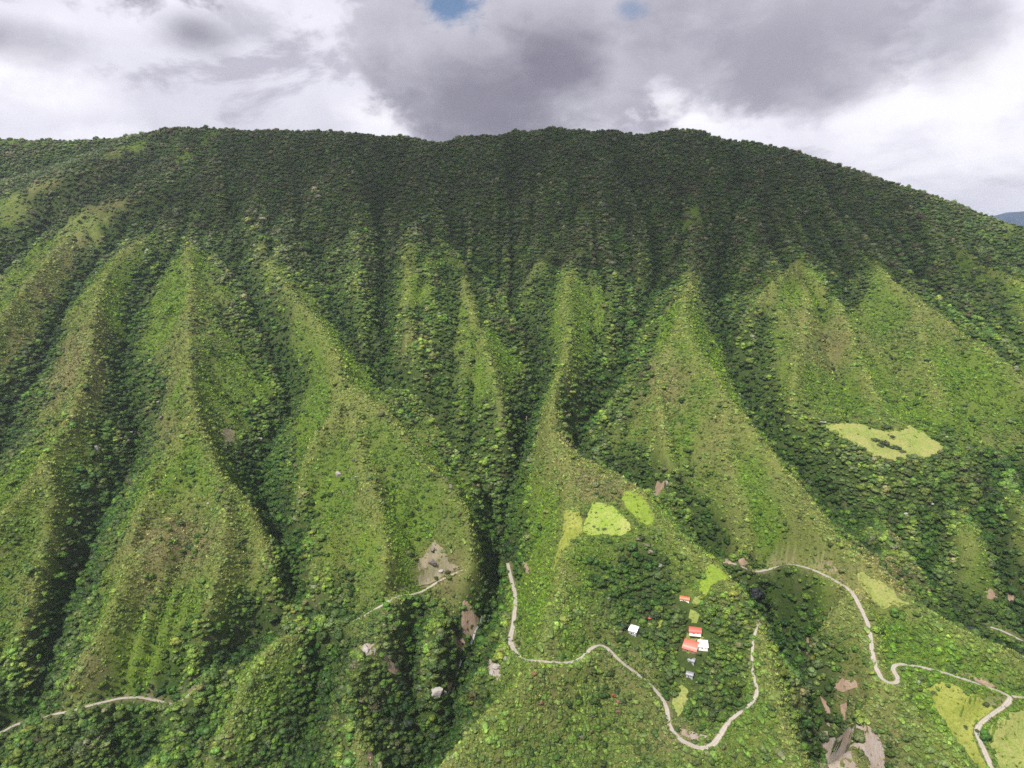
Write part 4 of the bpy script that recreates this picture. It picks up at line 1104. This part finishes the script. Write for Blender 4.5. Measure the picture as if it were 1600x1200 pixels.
SHRUBS = [
 (1000,842,5,(.17,.155,.11),'pale straw coloured bare bush right of the mown pasture'),(1010,852,5,(.15,.135,.10),'lower pale bare bush below the pasture hedge'),(1017,862,4,(.17,.15,.12),'lowest of the pale bare bushes below the pasture hedge'),
 (1032,884,5,(.16,.16,.13),'grey leafless bush above the wood'),(928,823,2.6,(.07,.08,.035),'dark low bush in the middle of the mown pasture'),(944,827,3.4,(.06,.07,.04),'wide brownish bush in the mown pasture'),(956,820,2,(.07,.09,.03),'flat little bush at the right of the mown pasture'),(991,777,2.4,(.06,.075,.03),'round bush in the lime green pasture'),
 (1380,692,9,(.035,.055,.02),'left dark thicket in the high pasture'),(1398,700,9,(.035,.06,.02),'right dark thicket in the high pasture'),(1394,683,5,(.03,.05,.02),'small dark tree clump at the middle of the high pasture'),(1428,712,5,(.05,.07,.03),'flat bush near the lower edge of the high pasture'),(1385,668,9,(.04,.06,.02),'dark thicket at the notch above the high pasture'),(1367,688,7,(.04,.06,.02),'leftmost bush of the thicket row in the high pasture'),(1410,706,6,(.05,.07,.025),'olive bush between the two dark thickets and the pasture edge'),(1375,696,6,(.06,.075,.03),'low grey green bush under the left dark thicket'),
 (835,1053,4,(.16,.075,.04),'reddish brown bush below the main road'),(958,1086,4,(.16,.07,.04),'rust coloured bush left of the road below the hamlet'),(966,1096,4,(.15,.08,.05),'lower rust coloured bush left of the road'),(966,1112,4,(.15,.09,.06),'faded rust bush below the others'),(845,1098,3,(.14,.07,.04),'small rust coloured bush on the lower bushy slope'),
 (1458,1082,3.6,(.04,.06,.02),'dark bush in the top of the lower right pasture'),(1540,1100,4,(.04,.065,.02),'dark bush at the right edge of the lower right pasture'),(1526,1142,3,(.03,.05,.02),'dark bush at the road edge by the lower right pasture'),
 (907,1150,5,(.12,.10,.08),'grey brown dead bush near the bottom edge'),(925,1118,4,(.12,.10,.08),'grey brown dead bush above its neighbour'),
]
for j, (u, v, r, c, lb) in enumerate(SHRUBS):
    p = hit(u, v)
    o = link('bush', crown_mesh(400 + j, 6, .6, 90, 'bush', LM_O, .75)); o.location = p + Vector((0, 0, r * .15)); o.scale = (r, r, r * .8); o.rotation_euler = (0, 0, j); o.color = (*c, 1)
    tag(o, lb, 'bush')

# ------------------------------------------------------------------ rocks
ROCK = simple('rock', (.30, .28, .26), .9, .45, .5, bump=.3)
ROCK2 = simple('dark_rock', (.16, .14, .125), .9, .4, .4, bump=.3)
def rock(u, v, s, label, seed, mat=ROCK, sq=(1, 1, 1)):
    r = np.random.default_rng(seed); bm = bmesh.new(); bmesh.ops.create_icosphere(bm, subdivisions=3, radius=1)
    pl = [(r.normal(size=3), r.uniform(.5, .85)) for _ in range(14)]
    for q in bm.verts:
        c = np.array(q.co)
        for n_, d in pl:
            n_ = n_ / np.linalg.norm(n_); e = c @ n_ - d
            if e > 0: c = c - n_ * e
        c = c * (1 + .06 * r.normal()); q.co = c
    me = bpy.data.meshes.new('boulder'); bm.to_mesh(me); bm.free(); me.materials.append(mat)
    o = link('boulder', me); p = hit(u, v); o.location = p + Vector((0, 0, s * .1)); o.scale = (s * sq[0], s * sq[1], s * sq[2]); o.rotation_euler = (0, 0, seed)
    tag(o, label, 'rock'); return o
ROCKS = [
 (151,703,7,'large pale rock face on the dry left slope',ROCK,(.7,.6,1.2)),(145,745,4,'small grey rock below the large pale one on the left slope',ROCK2,(.7,.6,1.2)),
 (196,690,6,'left grey rock outcrop under the spur shoulder',ROCK2,(1.2,.7,.9)),(205,676,4,'small rock above the left outcrop',ROCK,(1,.7,.8)),(253,655,6,'grey rock outcrop near the spur crest',ROCK2,(1,.7,1)),(237,688,7,'brown grey rock ledge on the spur flank',ROCK2,(1.5,.6,.8)),
 (218,645,4,'small pale rock higher on the same flank',ROCK,(1,.6,.8)),(247,629,4,'topmost small rock near the crest',ROCK,(1,.6,.8)),
 (392,690,5,'left of two grey rocks above the dark wood',ROCK2,(1.2,.7,.7)),(405,687,5,'right of two grey rocks above the dark wood',ROCK,(1.3,.7,.7)),(372,702,4,'low pale rock left of the pair above the dark wood',ROCK,(1,.6,.6)),
 (529,742,5,'large grey boulder on the faceted spur face',ROCK,(1.1,.8,1)),(557,746,3.2,'small boulder right of the large grey boulder',ROCK,(1,.8,.8)),(537,772,3.6,'upright grey boulder below the large one',ROCK2,(.6,.6,1.5)),(552,718,3.5,'reddish boulder above the large one',ROCK2,(1.2,.8,.8)),
 (696,750,4,'grey rock on the right edge of the faceted spur',ROCK2,(1,.8,1)),(704,762,4,'lower dark rock on the right edge of the faceted spur',ROCK2,(.8,.8,1.2)),
 (325,787,3,'lone small rock on the left triangular spur',ROCK,(1,.8,.6)),
 (680,1083,9,'big rounded tan outcrop beside the ravine stream',ROCK,(1.3,.8,.7)),(694,1088,6,'right shoulder of the tan outcrop, split from it',ROCK,(.8,.8,1.1)),
 (769,1055,5,'pale rock in the bare bank of the central spur nose',ROCK,(1,.8,1.2)),(776,1042,5,'upper pale rock of the central spur nose',ROCK,(1.1,.8,.9)),(790,1030,4,'pale rock just under the road corner',ROCK,(1,.8,.8)),
 (812,1015,3.2,'pale boulder inside the main road corner',ROCK,(1.1,.9,.8)),
 (1416,805,4,'left pale rock on the far right slope',ROCK,(1,.7,1)),(1407,798,2.6,'small pale rock beside the far right one',ROCK,(1,.7,.8)),(1455,787,4.5,'wide pale rock below the high pasture',ROCK,(1.5,.7,.6)),
 (1287,660,4.5,'pale rock at the left tip of the high pasture',ROCK,(1.6,.8,.5)),
 (1288,1158,4,'pale boulder at the top left of the large landslide',ROCK,(.8,.8,1.2)),
 (676,858,5,'dark rock at the top of the thin dry slope',ROCK2,(1.4,.7,.6)),(675,880,7,'grey rock ledge in the thin dry slope',ROCK2,(1.2,.7,1)),(690,893,4,'pale rock just above the left road end',ROCK,(1.2,.7,.8)),
 (572,1016,6,'pale rock in the eroded bank of the left lower slope',ROCK,(1,.7,1.1)),(1042,757,4,'grey rock beside the narrow earth scar',ROCK,(.6,.6,1.6)),
 (823,656,5,'dark rock step where the stream drops in the ravine',ROCK2,(.7,.6,1.8)),
]
for j, (u, v, s, lb, mt, sq) in enumerate(ROCKS): rock(u, v, s, lb, j + 1, mt, sq)

# streams in the central ravine
WM, t_, p_ = base_mat('stream_water', .15, .6); p_.inputs['Base Color'].default_value = (.45, .48, .48, 1)
def stream(px, w, label):
    Q = smooth_path(px, 2.5, 3, 3); Q[:, 2] = hz(Q[:, 0], Q[:, 1]) + .5
    Wd = w * (1 + .5 * fbm(np.arange(len(Q)) * 1.0, np.zeros(len(Q)), 5, 2, 9))
    T_ = np.gradient(Q[:, :2], axis=0); T_ /= np.linalg.norm(T_, axis=1)[:, None] + 1e-9; N_ = np.stack([-T_[:, 1], T_[:, 0]], 1)
    a = Q[:, :2] - N_ * Wd[:, None] / 2; b = Q[:, :2] + N_ * Wd[:, None] / 2
    V_ = np.stack([np.column_stack([a, hz(a[:, 0], a[:, 1]) + .5]), np.column_stack([b, hz(b[:, 0], b[:, 1]) + .5])], 1).reshape(-1, 3)
    n = len(Q); f = np.array([[2 * i, 2 * i + 1, 2 * i + 3, 2 * i + 2] for i in range(n - 1)])
    tag(link('stream', mesh_data('stream', V_, f, WM)), label, kind='structure')
stream([(754,965),(750,975),(744,985),(740,995),(735,1006)], 1.6, 'thin white stream below the upper landslide scar')
stream([(722,1030),(717,1045),(712,1058)], 1.4, 'thin stream at the ravine bottom')

# ------------------------------------------------------------------ houses
def roof_metal(name, c, c2):
    m, t, p = base_mat(name, .45, .4)
    tc = t.new('ShaderNodeTexCoord').outputs['Object']
    n1 = t.noise(tc, .5, 5, .6); col = t.mix(t.smooth(n1, .4, .68), c, c2); t.l.new(col, p.inputs['Base Color']); return m
RED = roof_metal('red_roof_sheet', (.46, .085, .065), (.34, .10, .08)); PINK = roof_metal('faded_red_roof_sheet', (.50, .135, .10), (.38, .115, .085))
WHITE = roof_metal('white_roof_sheet', (.72, .73, .74), (.52, .53, .55)); GREYR = roof_metal('grey_roof_sheet', (.30, .30, .33), (.22, .22, .25)); ORANGE = roof_metal('orange_clay_tile', (.42, .13, .055), (.32, .10, .045))
DARKR = roof_metal('dark_roof_sheet', (.20, .20, .23), (.14, .14, .16))
PLASTER = simple('white_plaster', (.74, .72, .68), .9, .15, .8); GREYW = simple('grey_block_wall', (.30, .30, .30), .9, .2, .8); BROWNW = simple('brown_wall', (.22, .13, .09), .9, .2, .8)
DOOR = simple('dark_door', (.06, .035, .03), .6, .2, 1); FRAME = simple('window_frame', (.55, .53, .5), .6, .1, 1)
GLASS, t_, p_ = base_mat('window_glass', .1, .6); p_.inputs['Base Color'].default_value = (.03, .04, .05, 1)
def boxm(name, x0, x1, y0, y1, z0, z1, mat, parent):
    v = [(x, y, z) for z in (z0, z1) for y in (y0, y1) for x in (x0, x1)]
    f = [(0, 2, 3, 1), (4, 5, 7, 6), (0, 1, 5, 4), (2, 6, 7, 3), (0, 4, 6, 2), (1, 3, 7, 5)]
    o = link(name, mesh_data(name, v, f, mat), parent); return o
def panel(name, a, b, c, d, th, mat, parent, seams=12):
    """one roof slope as a ribbed metal sheet: a-b eave, d-c ridge"""
    a, b, c, d = map(lambda q: np.array(q, float), (a, b, c, d)); n = np.cross(b - a, d - a); n /= np.linalg.norm(n)
    V_, F_ = [], []
    k = seams * 4 + 1
    for i in range(k):
        s = i / (k - 1); up = .05 if i % 4 == 0 else 0.0
        lo = a + (b - a) * s; hi = d + (c - d) * s
        V_ += [lo + n * up, hi + n * up, lo - n * th, hi - n * th]
    for i in range(k - 1):
        o = i * 4; F_ += [(o, o + 4, o + 5, o + 1), (o + 2, o + 3, o + 7, o + 6), (o, o + 2, o + 6, o + 4), (o + 1, o + 5, o + 7, o + 3)]
    F_ += [(0, 1, 3, 2), ((k - 1) * 4, (k - 1) * 4 + 2, (k - 1) * 4 + 3, (k - 1) * 4 + 1)]
    return link(name, mesh_data(name, V_, F_, mat), parent)
def house(name, key, label, w, d, h, rise, rot, roof, wall, cat='house', split=.5, windows=3, door=True, off=(0, 0)):
    p = HP[key]; e = bpy.data.objects.new(name, None); COL.objects.link(e); e.location = (p.x + off[0], p.y + off[1], p.z - .1 + {'big': 1.0, 'shed': 1.0, 'grey': 2.2, 'dark': .6}.get(key, 0)); e.rotation_euler = (0, 0, R(rot))
    tag(e, label, cat)
    yr = -d / 2 + d * split; ov = .7
    # walls with gable tops as one body
    zr = h + rise
    V_ = [(-w/2,-d/2,-2.5),(w/2,-d/2,-2.5),(w/2,d/2,-2.5),(-w/2,d/2,-2.5),(-w/2,-d/2,h),(w/2,-d/2,h),(w/2,d/2,h),(-w/2,d/2,h),(-w/2,yr,zr-.06),(w/2,yr,zr-.06)]
    me = bpy.data.meshes.new('wall'); me.from_pydata(V_, [], [(0,1,5,4),(1,2,6,9,5),(2,3,7,6),(3,0,4,8,7),(4,5,9,8),(6,7,8,9),(0,3,2,1)]); me.materials.append(wall)
    link('wall', me, e)
    sf = rise / (yr + d / 2); sb = rise / (d / 2 - yr) if split < .99 else 0
    panel('roof_slope', (-w/2-ov, -d/2-ov, h+.14-ov*sf), (w/2+ov, -d/2-ov, h+.14-ov*sf), (w/2+ov, yr, zr+.14), (-w/2-ov, yr, zr+.14), .08, roof, e, max(4, int(w)))
    if split < .99:
        panel('roof_slope', (w/2+ov, d/2+ov, h+.14-ov*sb), (-w/2-ov, d/2+ov, h+.14-ov*sb), (-w/2-ov, yr+.004, zr+.145), (w/2+ov, yr+.004, zr+.145), .08, roof, e, max(4, int(w)))
        boxm('ridge_cap', -w/2-ov, w/2+ov, yr-.2, yr+.2, zr+.16, zr+.24, roof, e)
    if door: 
        dd = boxm('door', -w*.12-.5, -w*.12+.5, -d/2-.06, -d/2-.005, 0.0, 2.1, DOOR, e)
        boxm('handle', -w*.12+.3, -w*.12+.4, -d/2-.10, -d/2-.062, 1.0, 1.1, FRAME, dd)
    for k in range(windows):
        xc = -w/2 + w * (k + .6) / (windows + .2)
        if abs(xc + w * .12) < 1.2: xc += 1.6
        if xc > w / 2 - .9: continue
        f = boxm('window', xc-.65, xc+.65, -d/2-.05, -d/2-.004, .95, 2.05, FRAME, e)
        boxm('pane', xc-.55, xc-.03, -d/2-.07, -d/2-.052, 1.03, 1.97, GLASS, f); boxm('pane', xc+.03, xc+.55, -d/2-.07, -d/2-.052, 1.03, 1.97, GLASS, f)
    return e
house('house', 'big', 'largest house of the hamlet, long faded red metal roof beside the white roof', 15.5, 13, 2.6, 5.2, -30, PINK, BROWNW, split=.92, windows=2)
house('house', 'small', 'upper house with a red metal roof and white front', 13.0, 8.5, 2.3, 3.4, -12, RED, PLASTER, split=.7, windows=2)
house('building', 'shed', 'white roofed building touching the right end of the large red roof', 10, 10, 2.4, 3.4, -10, WHITE, PLASTER, 'building', .9, 2, off=(1, 1))
house('house', 'white', 'small white roofed house with grey front at the left of the hamlet', 9, 9, 4.0, 2.6, -30, WHITE, GREYW, split=.95, windows=2)
house('house', 'orange', 'orange tiled house among trees at the top of the hamlet', 10.5, 6.5, 1.9, 2.6, -20, ORANGE, PLASTER, split=.5, windows=2)
house('hut', 'hut', 'tiny hut with a red roof in the clearing', 3.4, 3, 2.2, .8, 25, RED, BROWNW, 'hut', .6, 0)
house('outbuilding', 'grey', 'upper grey roofed outbuilding below the large red roof', 7, 7.5, 2.5, 2.2, -35, DARKR, GREYW, 'outbuilding', .6, 1)
house('outbuilding', 'dark', 'lower dark roofed outbuilding at the foot of the hamlet', 7, 6.5, 2.4, 1.8, -25, DARKR, GREYW, 'outbuilding', .6, 1)

# ------------------------------------------------------------------ haze and cloud
def closed_box(name, x0, x1, y0, y1, z0, z1, mat):
    return boxm(name, x0, x1, y0, y1, z0, z1, mat, None)
hm = bpy.data.materials.new('haze'); hm.use_nodes = True; hn = hm.node_tree; hn.nodes.clear()
ho = hn.nodes.new('ShaderNodeOutputMaterial'); hv = hn.nodes.new('ShaderNodeVolumePrincipled')
hv.inputs['Color'].default_value = (.78, .86, 1.0, 1); hv.inputs['Density'].default_value = HAZE; hv.inputs['Anisotropy'].default_value = .3
hn.links.new(hv.outputs[0], ho.inputs['Volume'])
hb = closed_box('haze', -27000, 27000, -27000, 27000, -906.5, 560, hm); tag(hb, 'thin pale haze filling the valley air', kind='stuff')

cm = bpy.data.materials.new('cloud'); cm.use_nodes = True; cn = cm.node_tree; cn.nodes.clear()
co = cn.nodes.new('ShaderNodeOutputMaterial'); cv = cn.nodes.new('ShaderNodeVolumePrincipled')
cv.inputs['Color'].default_value = (.97, .97, 1.0, 1); cv.inputs['Density'].default_value = CLOUD_D; cv.inputs['Anisotropy'].default_value = .35
cn.links.new(cv.outputs[0], co.inputs['Volume'])
def cloud(name, c, s, seed, label, sub=6, amp=.45):
    bm = bmesh.new(); bmesh.ops.create_icosphere(bm, subdivisions=sub, radius=1)
    v = np.array([q.co[:] for q in bm.verts]); f = np.array([[q.index for q in fc.verts] for fc in bm.faces]); bm.free()
    P = v * np.array(s)
    d = amp * (fbm(P[:, 0] + P[:, 2] * 1.7, P[:, 1] + P[:, 2] * 1.1, 620, 5, seed, .6) + .7 * (np.abs(fbm(P[:, 0] - P[:, 2], P[:, 1] + P[:, 2] * 2, 330, 4, seed + 9, .6)) * 2 - .4))
    P = P * (1 + d)[:, None]
    P[:, 2] = np.where(P[:, 2] < 0, P[:, 2] * .55, P[:, 2])
    o = link(name, mesh_data(name, P, f, cm, True)); o.location = c; tag(o, label, kind='structure'); o['label'] = label
    return o
for k, (c, s, lb) in enumerate(CLOUDS): cloud('cloud', c, s, 500 + 31 * k, lb)
